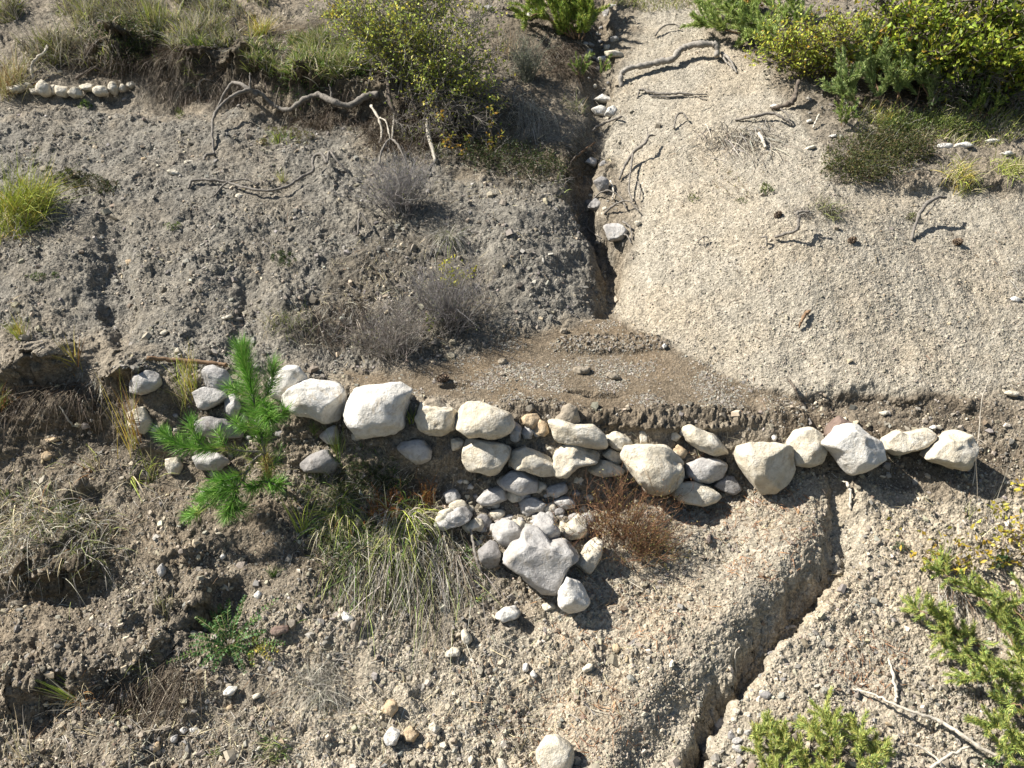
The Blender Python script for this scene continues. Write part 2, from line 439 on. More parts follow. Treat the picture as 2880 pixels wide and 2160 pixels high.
idx = np.arange(NT*NY).reshape(NY, NT)
q = np.stack([idx[:-1, :-1], idx[:-1, 1:], idx[1:, 1:], idx[1:, :-1]], -1).reshape(-1, 4)
YD = YD * np.clip(1 + 1.2*nz2, 0.3, 1.7)
co = np.stack([XX + OX, YY + YD + OY, H + OZ], -1).reshape(-1, 3)
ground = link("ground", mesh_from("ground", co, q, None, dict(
    shale=M_shale.ravel(), tan=M_tan.ravel(), mound=M_mound.ravel(), silt=M_silt.ravel(), brown=M_brown_shade.ravel()*0.8, turf=M_turf_shade.ravel()*0.85)), soil_material())
tag(ground, "eroded grey and tan marl slope with a small level bench and a gully", "ground", kind="structure")

# ------------------------------------------------------------------ materials of the things
def leafy_material(name, rough=0.6, trans=0.35, vary=0.35, scale=60):
    """colour comes with each blade or leaf ('col'), a little mottling on top, some light through it"""
    g = NT_(name)
    n = g.noise(scale, 2, 0.6).outputs[0]
    c = g.mix(vary, g.attr("col").outputs['Color'], g.ramp(n, (0.3, 0.55), (0.7, 1.45)), 'MULTIPLY')
    g.finish(c, rough, None, 0.25)
    if trans > 0:
        t = g.n("ShaderNodeBsdfTranslucent"); g.l(c, t.inputs['Color'])
        m = g.n("ShaderNodeMixShader"); m.inputs[0].default_value = trans
        g.l(g.b.outputs[0], m.inputs[1]); g.l(t.outputs[0], m.inputs[2]); g.l(m.outputs[0], g.out.inputs['Surface'])
    return g.m
M_leaf = leafy_material("leaf", 0.45, 0.35)
M_needle = leafy_material("needle", 0.42, 0.18)
M_straw = leafy_material("dry_grass", 0.7, 0.15)
M_chip = leafy_material("stone_chips", 0.9, 0.0, 0.5, 180)

def wood_material(name, a, b):
    g = NT_(name)
    n = g.noise(40, 5, 0.65, dist=1.0).outputs[0]
    return g.finish(g.ramp(n, (0.3, a), (0.7, b)), 0.85, g.bump(g.noise(160, 3, 0.7).outputs[0], 0.6, 0.004), 0.15)
M_grey = wood_material("weathered_wood", (0.10, 0.09, 0.078), (0.30, 0.27, 0.23))
M_pale = wood_material("bleached_wood", (0.38, 0.34, 0.27), (0.66, 0.60, 0.50))
M_pale2 = wood_material("grey_bark", (0.17, 0.155, 0.135), (0.42, 0.385, 0.33))
M_bark = wood_material("bark", (0.07, 0.055, 0.042), (0.21, 0.175, 0.14))
M_brownwood = wood_material("brown_twig", (0.14, 0.085, 0.05), (0.30, 0.20, 0.12))

def stone_material(name, lo, mid, hi, pit):
    g = NT_(name)
    a = g.noise(7, 6, 0.62).outputs[0]; b = g.noise(38, 5, 0.7).outputs[0]; c3 = g.noise(150, 3, 0.7).outputs[0]
    v = g.voro(26).outputs['Distance']
    c = g.ramp(a, (0.30, lo), (0.50, mid), (0.68, hi))
    c = g.mix(0.7, c, g.ramp(b, (0.30, 0.68), (0.5, 1.0), (0.75, 1.12)), 'MULTIPLY')
    dirt = g.noise(9, 6, 0.75, dist=0.8).outputs[0]
    c = g.mix(g.ramp(dirt, (0.52, 0.0), (0.66, 0.8)), c, pit)
    sp = g.noise(85, 3, 0.7).outputs[0]
    c = g.mix(g.ramp(sp, (0.60, 0.0), (0.70, 0.55)), c, pit)
    crk = g.ramp(g.voro(7, co=g.noise(5, 4, 0.6).outputs['Color'], feature='DISTANCE_TO_EDGE').outputs['Distance'], (0.0, 0.0), (0.02, 1.0))
    v8 = g.voro(5.5, feature='DISTANCE_TO_EDGE').outputs['Distance']
    n1 = g.bump(a, 0.5, 0.03)
    n2 = g.bump(b, 0.8, 0.014, n1)
    n3 = g.bump(c3, 0.4, 0.003, n2)
    return g.finish(c, 0.88, n3, 0.15)
M_cream = stone_material("cream_limestone", (0.50, 0.43, 0.31), (0.62, 0.56, 0.44), (0.70, 0.66, 0.57), (0.42, 0.34, 0.23))
M_white = stone_material("white_limestone", (0.60, 0.56, 0.48), (0.70, 0.67, 0.60), (0.76, 0.74, 0.69), (0.48, 0.40, 0.29))
M_greyst = stone_material("grey_limestone", (0.34, 0.32, 0.30), (0.46, 0.44, 0.41), (0.56, 0.54, 0.50), (0.30, 0.26, 0.20))
M_dark = stone_material("dark_limestone", (0.20, 0.19, 0.18), (0.30, 0.285, 0.27), (0.40, 0.38, 0.35), (0.18, 0.15, 0.12))
M_tanst = stone_material("tan_sandstone", (0.42, 0.30, 0.18), (0.55, 0.42, 0.27), (0.62, 0.50, 0.34), (0.34, 0.24, 0.14))
M_brownst = stone_material("brown_stone", (0.15, 0.10, 0.08), (0.22, 0.16, 0.13), (0.30, 0.23, 0.18), (0.12, 0.09, 0.07))
M_mud = stone_material("dried_mud", (0.24, 0.20, 0.15), (0.32, 0.275, 0.21), (0.40, 0.35, 0.27), (0.20, 0.165, 0.12))
MATS = dict(c=M_cream, w=M_white, g=M_greyst, d=M_dark, t=M_tanst, b=M_brownst, m=M_mud)

# ------------------------------------------------------------------ collecting geometry
class MB:
    def __init__(self): self.v = []; self.q = []; self.t = []; self.c = []; self.n = 0
    def add(self, co, quads=None, tris=None, col=None):
        co = np.asarray(co, np.float32).reshape(-1, 3)
        if quads is not None and len(quads): self.q.append(np.asarray(quads) + self.n)
        if tris is not None and len(tris): self.t.append(np.asarray(tris) + self.n)
        if col is None: col = (0.3, 0.3, 0.3)
        self.c.append(np.broadcast_to(np.asarray(col, np.float32), (len(co), 3)))
        self.v.append(co); self.n += len(co)
    def build(self, name, mat, parent=None, loc=None, smooth=True):
        co = np.concatenate(self.v)
        org = np.array(parent.location if parent is not None else (loc if loc is not None else (0, 0, 0)))
        if parent is not None and parent.parent is not None: org = org + np.array(parent.parent.location)
        me = mesh_from(name, co - org, np.concatenate(self.q) if self.q else None, np.concatenate(self.t) if self.t else None,
                       dict(col=np.concatenate(self.c)), smooth)
        return link(name, me, mat, parent, loc)

def rg(seed): return np.random.default_rng(seed)
def unit(v): return v / (np.linalg.norm(v, axis=-1, keepdims=True) + 1e-9)
def pal(r, n, cols, w=None, jit=0.18):
    cols = np.array(cols); k = r.choice(len(cols), n, p=None if w is None else np.array(w)/np.sum(w))
    return np.clip(cols[k] * (1 + jit * r.standard_normal((n, 1))) * (1 + 0.025*r.standard_normal((n, 3))), 0.01, 0.9)

def blades(mb, base, dirs, L, W, droop, col, nseg=4, side=None, curl=None, r=None):
    """tapering ribbons; droop bends them down, curl sideways"""
    n = len(base); r = r or rg(1)
    dirs = unit(dirs)
    if side is None:
        side = unit(np.cross(dirs, r.standard_normal((n, 3))))
    s = np.linspace(0, 1, nseg+1)
    P = base[:, None] + dirs[:, None]*(L[:, None]*s)[..., None]
    P[..., 2] -= (droop*L)[:, None] * s**2
    if curl is not None: P += curl[:, None] * (L[:, None] * s**2)[..., None]
    w = W[:, None] * (1 - s**1.6 * 0.92)
    A = P - side[:, None]*w[..., None]*0.5; B = P + side[:, None]*w[..., None]*0.5
    co = np.stack([A, B], 2).reshape(n, -1, 3)
    k = np.arange(nseg)*2
    f = np.stack([k, k+1, k+3, k+2], -1)
    f = f[None] + (np.arange(n)*(2*nseg+2))[:, None, None]
    c = np.repeat(col[:, None], 2*nseg+2, 1).reshape(-1, 3)
    mb.add(co, f.reshape(-1, 4), None, c)

def needles(mb, base, dirs, L, W, col, r):
    n = len(base); dirs = unit(dirs); side = unit(np.cross(dirs, r.standard_normal((n, 3))))
    co = np.stack([base - side*W[:, None]*0.5, base + side*W[:, None]*0.5, base + dirs*L[:, None]*0.6 + side*W[:, None]*0.35, base + dirs*L[:, None]], 1)
    i = np.arange(n)[:, None]*4
    mb.add(co, None, np.concatenate([np.stack([i[:, 0], i[:, 0]+1, i[:, 0]+2], -1), np.stack([i[:, 0], i[:, 0]+2, i[:, 0]+3], -1)]), np.repeat(col, 4, 0))

def leaves(mb, pos, dirs, L, W, col, r, fold=0.25):
    """pointed leaves of two folded halves"""
    n = len(pos); d = unit(dirs); s = unit(np.cross(d, r.standard_normal((n, 3)))); up = np.cross(d, s)
    L = L[:, None]; W = W[:, None]
    a = pos; b = pos + d*L*0.45 + s*W*0.5 + up*W*fold; c = pos + d*L - up*W*0.15; e = pos + d*L*0.45 - s*W*0.5 + up*W*fold; m = pos + d*L*0.5
    co = np.stack([a, b, c, e, m], 1); i = (np.arange(n)*5)[:, None]
    q = np.concatenate([np.concatenate([i, i+1, i+2, i+4], 1), np.concatenate([i, i+4, i+2, i+3], 1)])
    mb.add(co, q, None, np.repeat(col, 5, 0))

def tube(mb, P, R, sides=6, col=(0.3, 0.3, 0.3), cap=True):
    P = np.asarray(P, float); n = len(P); R = np.broadcast_to(np.asarray(R, float), (n,))
    tg = unit(np.gradient(P, axis=0))
    ref = np.array([0.31, 0.2, 0.93]); ref = np.array([0.9, 0.3, 0.1]) if abs(tg[:, 2]).mean() > 0.85 else ref
    a = unit(np.cross(tg, ref)); b = np.cross(tg, a)
    th = np.arange(sides)*2*np.pi/sides
    co = P[:, None] + (a[:, None]*np.cos(th)[None, :, None] + b[:, None]*np.sin(th)[None, :, None])*R[:, None, None]
    k = np.arange(n-1)[:, None]*sides; j = np.arange(sides)[None]
    q = np.stack([k+j, k+(j+1) % sides, k+sides+(j+1) % sides, k+sides+j], -1).reshape(-1, 4)
    co = co.reshape(-1, 3); t = None
    if cap:
        co = np.concatenate([co, P[:1], P[-1:]]); m = n*sides; j = np.arange(sides)
        t = np.concatenate([np.stack([np.full(sides, m), (j+1) % sides, j], -1), np.stack([np.full(sides, m+1), (n-1)*sides+j, (n-1)*sides+(j+1) % sides], -1)])
    mb.add(co, q, t, col)

def smooth_path(P, n=6, wob=0.0, r=None):
    P = np.asarray(P, float); m = len(P)
    Q = np.concatenate([[2*P[0]-P[1]], P, [2*P[-1]-P[-2]]]); out = []
    for k in range(m-1):
        p0, p1, p2, p3 = Q[k:k+4]
        for s in np.arange(n)/n:
            out.append(0.5*((2*p1) + (-p0+p2)*s + (2*p0-5*p1+4*p2-p3)*s*s + (-p0+3*p1-3*p2+p3)*s**3))
    out.append(P[-1]); out = np.array(out)
    if wob and r is not None:
        w = r.standard_normal(out.shape)*wob; out[1:-1] += w[1:-1]
    return out

def gpath(px, lift, n=6, wob=0.0, r=None):
    """a path over the ground through points of the picture, lifted toward the sky by lift metres"""
    lift = np.broadcast_to(np.asarray(lift, float), (len(px),))
    P = [hit(u, v) + np.array([0, -0.45, 0.9])*l for (u, v), l in zip(px, lift)]
    return smooth_path(P, n, wob, r)

# ------------------------------------------------------------------ stones
def ico(n):
    import bmesh
    bm = bmesh.new(); bmesh.ops.create_icosphere(bm, subdivisions=n, radius=1.0)
    v = np.array([x.co[:] for x in bm.verts]); f = np.array([[y.index for y in x.verts] for x in bm.faces]); bm.free()
    return unit(v), f
ICO = {k: ico(k) for k in (2, 3, 4, 5)}

def view1(x, y): return (737.3 + x/3, 553 + y/3)            # crops the outlines were measured in
def viewW(x, y): return (844.8 + .3819*x, 829.4 + .3819*y)
def viewP(x, y): return (245.8 + x/3, 721.9 + y/3)
def grid(cx, cy): return lambda x, y: (737.3*cx + x/3, 553*cy + y/3)

def rock(outline, label, mat='c', view=None, name="rock", cat="rock", group=None, seed=0, thick=0.85, out=0.12, boxy=0.72, rough=0.05, cuts=7, lvl=None, caps=None):
    """a stone whose outline follows the measured one, rounded and faceted in depth, set into the ground"""
    pts = np.array([view(x, y) if view else (x, y) for x, y in outline])
    c = pts.mean(0); r = rg(seed*131 + int(c[0]*7 + c[1]*13))
    w, h = np.ptp(pts, axis=0)
    g0 = hit(c[0], c[1]); g1 = hit(c[0], c[1] + h*0.35)
    rr0 = 0; d = min(depth(g0), depth(g1) + 0.0) if h > 18 else depth(g0)
    size = math.sqrt(w*h) * d / F
    hd = size * 0.5 * thick
    d -= out * size
    P0 = at(c[0], c[1], d); m = d / F
    rel_ = (pts - c) * m; rel_[:, 1] *= -1
    th = np.linspace(-np.pi, np.pi, 145)
    R = np.zeros(145)
    for k in range(len(rel_)):
        a = rel_[k]; b = rel_[(k+1) % len(rel_)]; e = b - a
        for q_, t_ in enumerate(th):
            dx, dy = math.cos(t_), math.sin(t_)
            den = dx*e[1] - dy*e[0]
            if abs(den) < 1e-12: continue
            s = (a[0]*e[1] - a[1]*e[0]) / den; u_ = (a[0]*dy - a[1]*dx) / den
            if s > 0 and -1e-6 <= u_ <= 1+1e-6: R[q_] = max(R[q_], s)
    R[R == 0] = R[R > 0].mean(); R *= 1.10; rough = rough*1.25 + 0.012; boxy *= 0.9; cuts += 4; out -= 0.06
    for _ in range(3): R[:-1] = (np.roll(R[:-1], 1) + 2*R[:-1] + np.roll(R[:-1], -1))/4; R[-1] = R[0]
    lvl = lvl or (5 if size > 0.22 else 4 if size > 0.06 else 3)
    V, Fc = ICO[lvl]
    # local axes: x right, y up in view, z toward the viewer
    rr = np.sqrt(V[:, 0]**2 + V[:, 1]**2); ph = np.arctan2(V[:, 1], V[:, 0])
    Rp = np.interp(ph, th, R) * 1.02
    rr2 = rr**boxy; zz = np.sign(V[:, 2]) * np.abs(V[:, 2])**0.8 * hd
    L = np.stack([np.cos(ph)*rr2*Rp, np.sin(ph)*rr2*Rp, zz], -1)
    # flat facets: slice off the outside of a few planes
    for k in range(cuts):
        n = unit(r.standard_normal(3)*np.array([0.8, 0.9, 1.0]) + np.array([0, 0.25, 0.5])); ext = (L @ n).max()
        o = ext * r.uniform(0.74, 0.93); over = np.maximum(0, L @ n - o)
        L = L - n * (over*0.97)[:, None]
    q = L / size
    N = unit(L / np.array([w*m*.5, h*m*.5, hd])**2)
    sd = int(c[0]) + seed
    dsp = 0.55*fbm(q[:, 0]+sd, q[:, 1], q[:, 2], 0.55, 3, sd % 97) + 0.55*(0.4-np.abs(fbm(q[:, 0], q[:, 1]+sd, q[:, 2], 0.32, 3, sd % 89))*1.6) * 0.5
    cd, cr = cells(q[:, 0]+sd + .1*vnoise(q[:, 0], q[:, 1], q[:, 2], 0.15, 2), q[:, 1]*1.5, q[:, 2], 0.30, sd % 83)
    dsp = dsp + 0.45*(cr-0.5) * sstep(0.2, 0.6, 1-cd)
    L = L + N * (dsp * rough * size)[:, None] + N*(fbm(q[:, 0], q[:, 1], q[:, 2]+sd, 0.07, 3, 9)*0.012*size)[:, None]
    Wd = L[:, :1]*RIGHT + L[:, 1:2]*UPV - L[:, 2:3]*FWD
    me = mesh_from(name, Wd, None, Fc, None, True)
    o = link(name, me, MATS[mat], None, tuple(P0))
    tag(o, label, cat, group)
    return o

# ------------------------------------------------------------------ grass tufts
GREEN = (0.15, 0.25, 0.05); YG = (0.44, 0.50, 0.09); OLIVE = (0.25, 0.28, 0.09); STRAW = (0.60, 0.52, 0.32); GSTRAW = (0.50, 0.46, 0.37); RUST = (0.34, 0.17, 0.06); GREY = (0.33, 0.31, 0.27); DKG = (0.05, 0.085, 0.022); GOLD = (0.62, 0.50, 0.11)
def tuft(u, v, px, n, cols, label, w=None, spread=0.6, lean=(0, 0), droop=0.35, base=0.12, width=0.0035, name="grass_tuft", cat="grass tuft", group="grass tufts", seed=0, up=1.0, nseg=4, hang=0.0, jit=0.35, thatch=0):
    """u, v: root on the ground; px: height seen; lean: in picture units of the height"""
    r = rg(int(u*3 + v*7) + seed); p = hit(u, v); m = pxm(p); L0 = px*m
    b = p + np.stack([r.standard_normal(n)*base*L0, r.standard_normal(n)*base*L0*0.8, np.zeros(n)], -1)
    b[:, 2] = hz(b[:, 0], b[:, 1]) - 0.01
    d = np.stack([r.standard_normal(n)*spread + lean[0], r.standard_normal(n)*spread*0.8 - 0.15 - hang, np.full(n, up) + lean[1]], -1)
    L = L0 * np.clip(1 - np.abs(r.standard_normal(n))*jit, 0.25, 1.15)
    mb = MB()
    blades(mb, b, d, L, width*r.uniform(0.6, 1.3, n), droop*r.uniform(0.3, 1.6, n), pal(r, n, cols, w), nseg, curl=r.standard_normal((n, 3))*0.10, r=r)
    if not thatch:
        return tag(mb.build(name, M_straw, None, tuple(p)), label, cat, group)
    t = thing(name, label, cat, tuple(p), group)
    mb.build("green_blades", M_straw, t)
    k = thatch
    b = p + np.stack([r.standard_normal(k)*base*L0*1.3, r.standard_normal(k)*base*L0 - 0.02, np.zeros(k)], -1); b[:, 2] = hz(b[:, 0], b[:, 1]) + 0.005
    d = np.stack([r.standard_normal(k)*0.8, -0.5 + r.standard_normal(k)*0.4, np.full(k, 0.25)], -1)
    m2 = MB(); blades(m2, b, d, L0*r.uniform(0.25, 0.6, k), width*r.uniform(0.5, 1.1, k), r.uniform(0.3, 1.1, k), pal(r, k, [GSTRAW, STRAW, RUST], [4, 3, 1]), 3, r=r)
    m2.build("dead_thatch", M_straw, t)
    return t

def seat(t_xyz):
    return tuple(t_xyz)

# ------------------------------------------------------------------ wiry shrubs of bare twigs
def grow(r, start, d, L, depth_, out, wob=0.25, split=3, spread=0.5, r0=0.004, up=0.15):
    n = 5; P = [start]; dd = d
    for k in range(n):
        dd = unit(dd + r.standard_normal(3)*wob*0.5 + np.array([0, 0, up*0.3])); P.append(P[-1] + dd*L/n)
    P = np.array(P); out.append((P, r0, depth_))
    if depth_ > 0:
        for _ in range(split):
            k = r.integers(1, n+1)
            grow(r, P[k], unit(dd + r.standard_normal(3)*spread), L*r.uniform(0.45, 0.75), depth_-1, out, wob, split, spread, r0*0.62, up)
def twig_bush(u, v, wpx, hpx, label, stems=40, cols=None, leafcols=None, nleaf=0, name="dry_shrub", cat="shrub", group="dry grey shrubs", seed=0, split=3, leafL=0.012, r0=0.0022, lean=(0, 0), dense=2, mat=None, upw=1.0):
    r = rg(int(u+v*3)+seed); p = hit(u, v); m = pxm(p); Wd = wpx*m*0.5; Hh = hpx*m
    t = thing(name, label, cat, tuple(p), group)
    out = []
    for k in range(stems):
        a = r.standard_normal(2)*0.35
        s = p + np.array([a[0]*Wd*0.5, a[1]*Wd*0.4, 0]); s[2] = hz(s[0], s[1]) - 0.01
        d = np.array([a[0]*1.7*Wd/Hh + lean[0], a[1]*1.3*Wd/Hh - 0.15 + lean[1], upw])
        grow(r, s, unit(d), Hh*r.uniform(0.35, 0.7), dense, out, 0.35, split, 0.45, r0)
    mb = MB(); tips = []
    cols = cols or [GREY, (0.25, 0.22, 0.19), (0.42, 0.38, 0.32)]
    for P, rr, dp in out:
        tube(mb, P, np.linspace(rr, rr*0.5, len(P)), 3, pal(r, 1, cols)[0], cap=False)
        if dp < dense: tips.append(P[2:])
    mb.build("twigs", mat or M_straw, t)
    if nleaf:
        tp = np.concatenate(tips); k = r.choice(len(tp), nleaf)
        l = MB(); d = r.standard_normal((nleaf, 3)) + np.array([0, -0.2, 0.6])
        leaves(l, tp[k], d, leafL*r.uniform(0.6, 1.3, nleaf), leafL*0.5*r.uniform(0.6, 1.2, nleaf), pal(r, nleaf, leafcols), r)
        l.build("foliage", M_leaf, t)
    return t

def mat_plant(lst, label, n, cols, w=None, leaf=0.012, high=0.05, name="creeping_shrub", cat="shrub", group="low creeping shrubs", seed=0, twigs=200, narrow=0.45, twigcols=None, hangb=0.0):
    """a cushion draped over the ground: lst of (u, v, ru, rv)"""
    r = rg(int(lst[0][0]+lst[0][1]*3)+seed); p = hit(lst[0][0], lst[0][1])
    t = thing(name, label, cat, tuple(p), group)
    area = np.array([a*b for _, _, a, b in lst], float); ks = r.choice(len(lst), n, p=area/area.sum())
    g = r.standard_normal((n, 2))*0.5; g = g / np.maximum(1, np.linalg.norm(g, axis=1, keepdims=True))
    L = np.array(lst, float)
    # clumps
    nc = max(8, n//60); cc = r.uniform(-1, 1, (nc, 2))
    pts = []
    for k in range(n):
        u, v, a, b = L[ks[k]]
        pts.append((u + g[k, 0]*a, v + g[k, 1]*b))
    pts = np.array(pts)
    # jitter onto clump centres so the cushion has bumps and gaps
    cl = pts[r.choice(n, nc)]; near = cl[np.argmin(((pts[:, None]-cl[None])**2).sum(-1), 1)] if n*nc < 4e6 else pts
    pts = pts + (near - pts)*0.45
    t_ = tofu(pts[:, 0], pts[:, 1])
    H3 = np.array([hit(a, b) for a, b in (pts if n < 1500 else pts[:1500])])
    if n > 1500:
        k = r.choice(1500, n-1500); ex = H3[k] + np.stack([r.standard_normal(n-1500)*0.02, r.standard_normal(n-1500)*0.02, np.zeros(n-1500)], -1); ex[:, 2] = hz(ex[:, 0], ex[:, 1])
        H3 = np.concatenate([H3, ex])
    q = np.sqrt(r.uniform(0, 1, n)); rad = np.linalg.norm(g, axis=1)
    lift = high * q * (1.15 - rad) * (0.5 + 0.9*np.clip(0.5+fbm(H3[:, 0], H3[:, 1], H3[:, 2], high*1.5, 2, 5), 0, 1.2))
    pos = H3 + np.stack([np.zeros(n), -0.45*lift, 0.9*lift], -1)
    d = r.standard_normal((n, 3)) + np.array([0, -0.5, 0.9 - hangb])
    mb = MB(); leaves(mb, pos, d, leaf*r.uniform(0.6, 1.4, n), leaf*narrow*r.uniform(0.7, 1.3, n), pal(r, n, cols, w, 0.25), r)
    mb.build("foliage", M_leaf, t)
    if twigs:
        k = r.choice(n, twigs); b = H3[k]; m2 = MB()
        blades(m2, b, r.standard_normal((twigs, 3))*np.array([1, 1, .4]) + np.array([0, -0.6, 0.7-hangb]), high*r.uniform(0.6, 1.8, twigs), np.full(twigs, 0.003), r.uniform(0, 0.4, twigs), pal(r, twigs, twigcols or [GREY, (0.2, 0.15, 0.1)]), 2, r=r)
        m2.build("twigs", M_straw, t)
    return t

# ------------------------------------------------------------------ branches and roots on the ground
def branch(px, lift, rad, label, mat=None, name="dead_branch", cat="branch", group=None, sides=7, wob=0.0022, forks=None, seed=0):
    r = rg(int(px[0][0]+px[0][1])+seed); P = gpath(px, lift, 7, wob, r); c = hit(*px[0])
    R = np.interp(np.linspace(0, 1, len(P)), np.linspace(0, 1, len(rad)), rad) * (1 + 0.15*r.standard_normal(len(P)))
    mb = MB(); tube(mb, P, R, sides)
    if not forks:
        return tag(mb.build(name, mat or M_grey, None, tuple(c)), label, cat, group)
    t = thing(name, label, cat, tuple(c), group)
    mb.build("stem", mat or M_grey, t)
    for px2, lift2, rad2 in forks:
        P = gpath(px2, lift2, 6, wob, r); R = np.interp(np.linspace(0, 1, len(P)), np.linspace(0, 1, len(rad2)), rad2)
        m2 = MB(); tube(m2, P, R, sides); m2.build("side_branch", mat or M_grey, t)
    return t

# ------------------------------------------------------------------ juniper and pine shoots
def shoot(mbn, mbt, P, r, nl, nw, per_m, cols, ang=0.8, rad=0.002, w=None, tipless=0.0):
    """needles all round a stem path"""
    seg = np.linalg.norm(np.diff(P, axis=0), axis=1); s = np.concatenate([[0], np.cumsum(seg)]); Lt = s[-1]
    n = max(6, int(per_m*Lt)); q = r.uniform(tipless*Lt, Lt, n)
    pos = np.stack([np.interp(q, s, P[:, k]) for k in range(3)], -1)
    tg = np.stack([np.interp(q, s, np.gradient(P, axis=0)[:, k]) for k in range(3)], -1); tg = unit(tg)
    ra = r.standard_normal((n, 3)); ra = unit(ra - (ra*tg).sum(1, keepdims=True)*tg)
    a = ang*r.uniform(0.65, 1.25, n)*(1 - 0.35*(q/Lt)**4)
    d = tg*np.cos(a)[:, None] + ra*np.sin(a)[:, None]
    needles(mbn, pos, d, nl*r.uniform(0.7, 1.15, n), nw*r.uniform(0.8, 1.2, n), pal(r, n, cols, w, 0.18), r)
    if mbt is not None: tube(mbt, P, np.linspace(rad, rad*0.5, len(P)), 5, (0.22, 0.15, 0.09), cap=False)

def juniper(stems, label, cols, w=None, tw=0.03, tl=0.09, nl=0.016, nw=0.0022, per_m=900, name="juniper_bush", cat="juniper", group="juniper bushes", seed=0, side=0.9, stemr=0.005, up=0.25):
    """stems: list of (points of the picture, lift list); twigs sprout along each"""
    r = rg(int(stems[0][0][0][0])+seed); p = hit(*stems[0][0][0])
    t = thing(name, label, cat, tuple(p), group)
    allP = []
    for px, lift in stems:
        P = gpath(px, lift, 8, 0.004, r); mbs = MB(); mbn = MB()
        tube(mbs, P, np.linspace(stemr, stemr*0.4, len(P)), 5, (0.3, 0.22, 0.15))
        st = mbs.build("stem", M_brownwood, t)
        seg = np.linalg.norm(np.diff(P, axis=0), axis=1); s = np.concatenate([[0], np.cumsum(seg)]); Lt = s[-1]; n = max(3, int(Lt/tw))
        for q in r.uniform(Lt*0.08, Lt, n):
            b = np.array([np.interp(q, s, P[:, k]) for k in range(3)]); i = min(int(np.searchsorted(s, q)), len(P)-2)
            tg = unit(P[i+1]-P[i]) if i+1 < len(P) else unit(P[-1]-P[-2])
            d = unit(tg*0.8 + r.standard_normal(3)*side*0.75 + np.array([0, -0.25, up]))
            Q = np.array([b + d*tl*r.uniform(0.5, 1.2)*k/4 + np.array([0, 0, 0.02])*(k/4)**2*tl/0.09 for k in range(5)])
            shoot(mbn, mbs, Q, r, nl, nw, per_m, cols, 0.75, 0.0012, w)
        shoot(mbn, None, P[-4:], r, nl, nw, per_m, cols, 0.75, 0.0012, w)
        mbn.build("needles", M_needle, t)
    return t

# ================================================================== THE STONES
P_, W_, G1, G2_, G0 = viewP, viewW, view1, grid(1, 2), grid(0, 2)
T2 = grid(1, 0); T3 = grid(2, 0); T6 = grid(2, 1); T1 = grid(0, 0); T4 = grid(0, 1); T9 = grid(2, 2)
WALL = "stones of the dry stone row along the bench"
def R(o, label, mat, view, group=WALL, **k): return rock(o, label, mat, view, "limestone_rock", "rock", group, **k)
R([(995, 360), (1050, 260), (1130, 212), (1200, 215), (1245, 285), (1230, 350), (1180, 420), (1110, 430), (1040, 400)], "smooth white rock standing directly right of the pine tip, partly behind a bigger one", 'w', P_, out=-0.10, rough=0.03)
R([(1098, 380), (1140, 320), (1260, 295), (1420, 315), (1482, 370), (1487, 450), (1442, 550), (1370, 572), (1290, 535), (1180, 510), (1110, 450)], "big pale rounded boulder, second large stone right of the young pine", 'w', P_, out=0.12, rough=0.05)
R([(1497, 600), (1510, 500), (1570, 370), (1700, 350), (1880, 320), (1925, 365), (1882, 440), (1852, 590), (1800, 630), (1640, 655), (1520, 642)], "largest white blocky boulder with cracked top at the left end of the mud bench", 'w', P_, out=0.15, boxy=0.58, rough=0.075, cuts=9, seed=3)
R([(108, 360), (150, 260), (210, 225), (270, 250), (300, 320), (262, 360), (170, 392)], "grey lumpy rock at the far left end of the stone row", 'g', P_, out=0.15)
R([(90, 520), (130, 480), (190, 470), (240, 560), (235, 640), (170, 640), (110, 590)], "cream rock half hidden by tall yellow grass stalks", 'c', P_, out=0.15)
R([(580, 220), (640, 205), (720, 240), (757, 300), (742, 365), (660, 378), (600, 330)], "pale grey rock directly left of the pine tip", 'g', P_, out=0.0)
R([(508, 390), (590, 345), (680, 370), (735, 400), (692, 440), (600, 482), (540, 470)], "grey cream rock striped by grass shadows, left of the pine stem", 'g', P_, out=0.25)
R([(720, 400), (790, 390), (830, 480), (800, 545), (740, 520)], "small grey rock hiding behind the pine stem", 'g', P_, out=0.12)
R([(535, 560), (620, 535), (740, 540), (800, 600), (830, 660), (700, 665), (560, 650)], "dark grey slab with folded surface behind the left pine branch", 'd', P_, out=0.12, cuts=9, rough=0.07)
R([(520, 790), (600, 770), (700, 780), (740, 830), (700, 880), (560, 882)], "brownish grey stone just under the left pine branch", 'g', P_, out=0.15)
R([(343, 800), (400, 790), (440, 850), (430, 902), (350, 900)], "small cream stone below the tip of the left pine branch", 'c', P_, out=0.2)
R([(1218, 840), (1300, 760), (1400, 752), (1445, 820), (1430, 890), (1250, 892)], "shaded bluish grey stone right of the pine trunk", 'd', P_, out=0.1)
R([(1380, 620), (1430, 590), (1452, 640), (1450, 712), (1390, 705), (1330, 655)], "small grey stone under the second large boulder", 'g', P_, out=0.2)
R([(1838, 730), (1900, 690), (2000, 700), (2062, 760), (2040, 832), (1960, 835), (1900, 790)], "grey knobbly stone in the litter below the largest boulder", 'g', P_, out=0.2, rough=0.09)
R([(150, 200), (180, 100), (240, 80), (320, 125), (378, 170), (372, 240), (300, 280), (200, 278), (160, 245)], "mud capped cream rock right of the largest boulder", 'c', W_, rough=0.09, out=0.15)
R([(368, 200), (385, 150), (440, 110), (500, 106), (590, 140), (665, 172), (687, 232), (640, 292), (570, 306), (500, 290), (420, 303), (375, 265)], "smooth oval cream boulder lying on top of a squarish one", 'c', W_, rough=0.022, out=0.25, cuts=4, boxy=0.66)
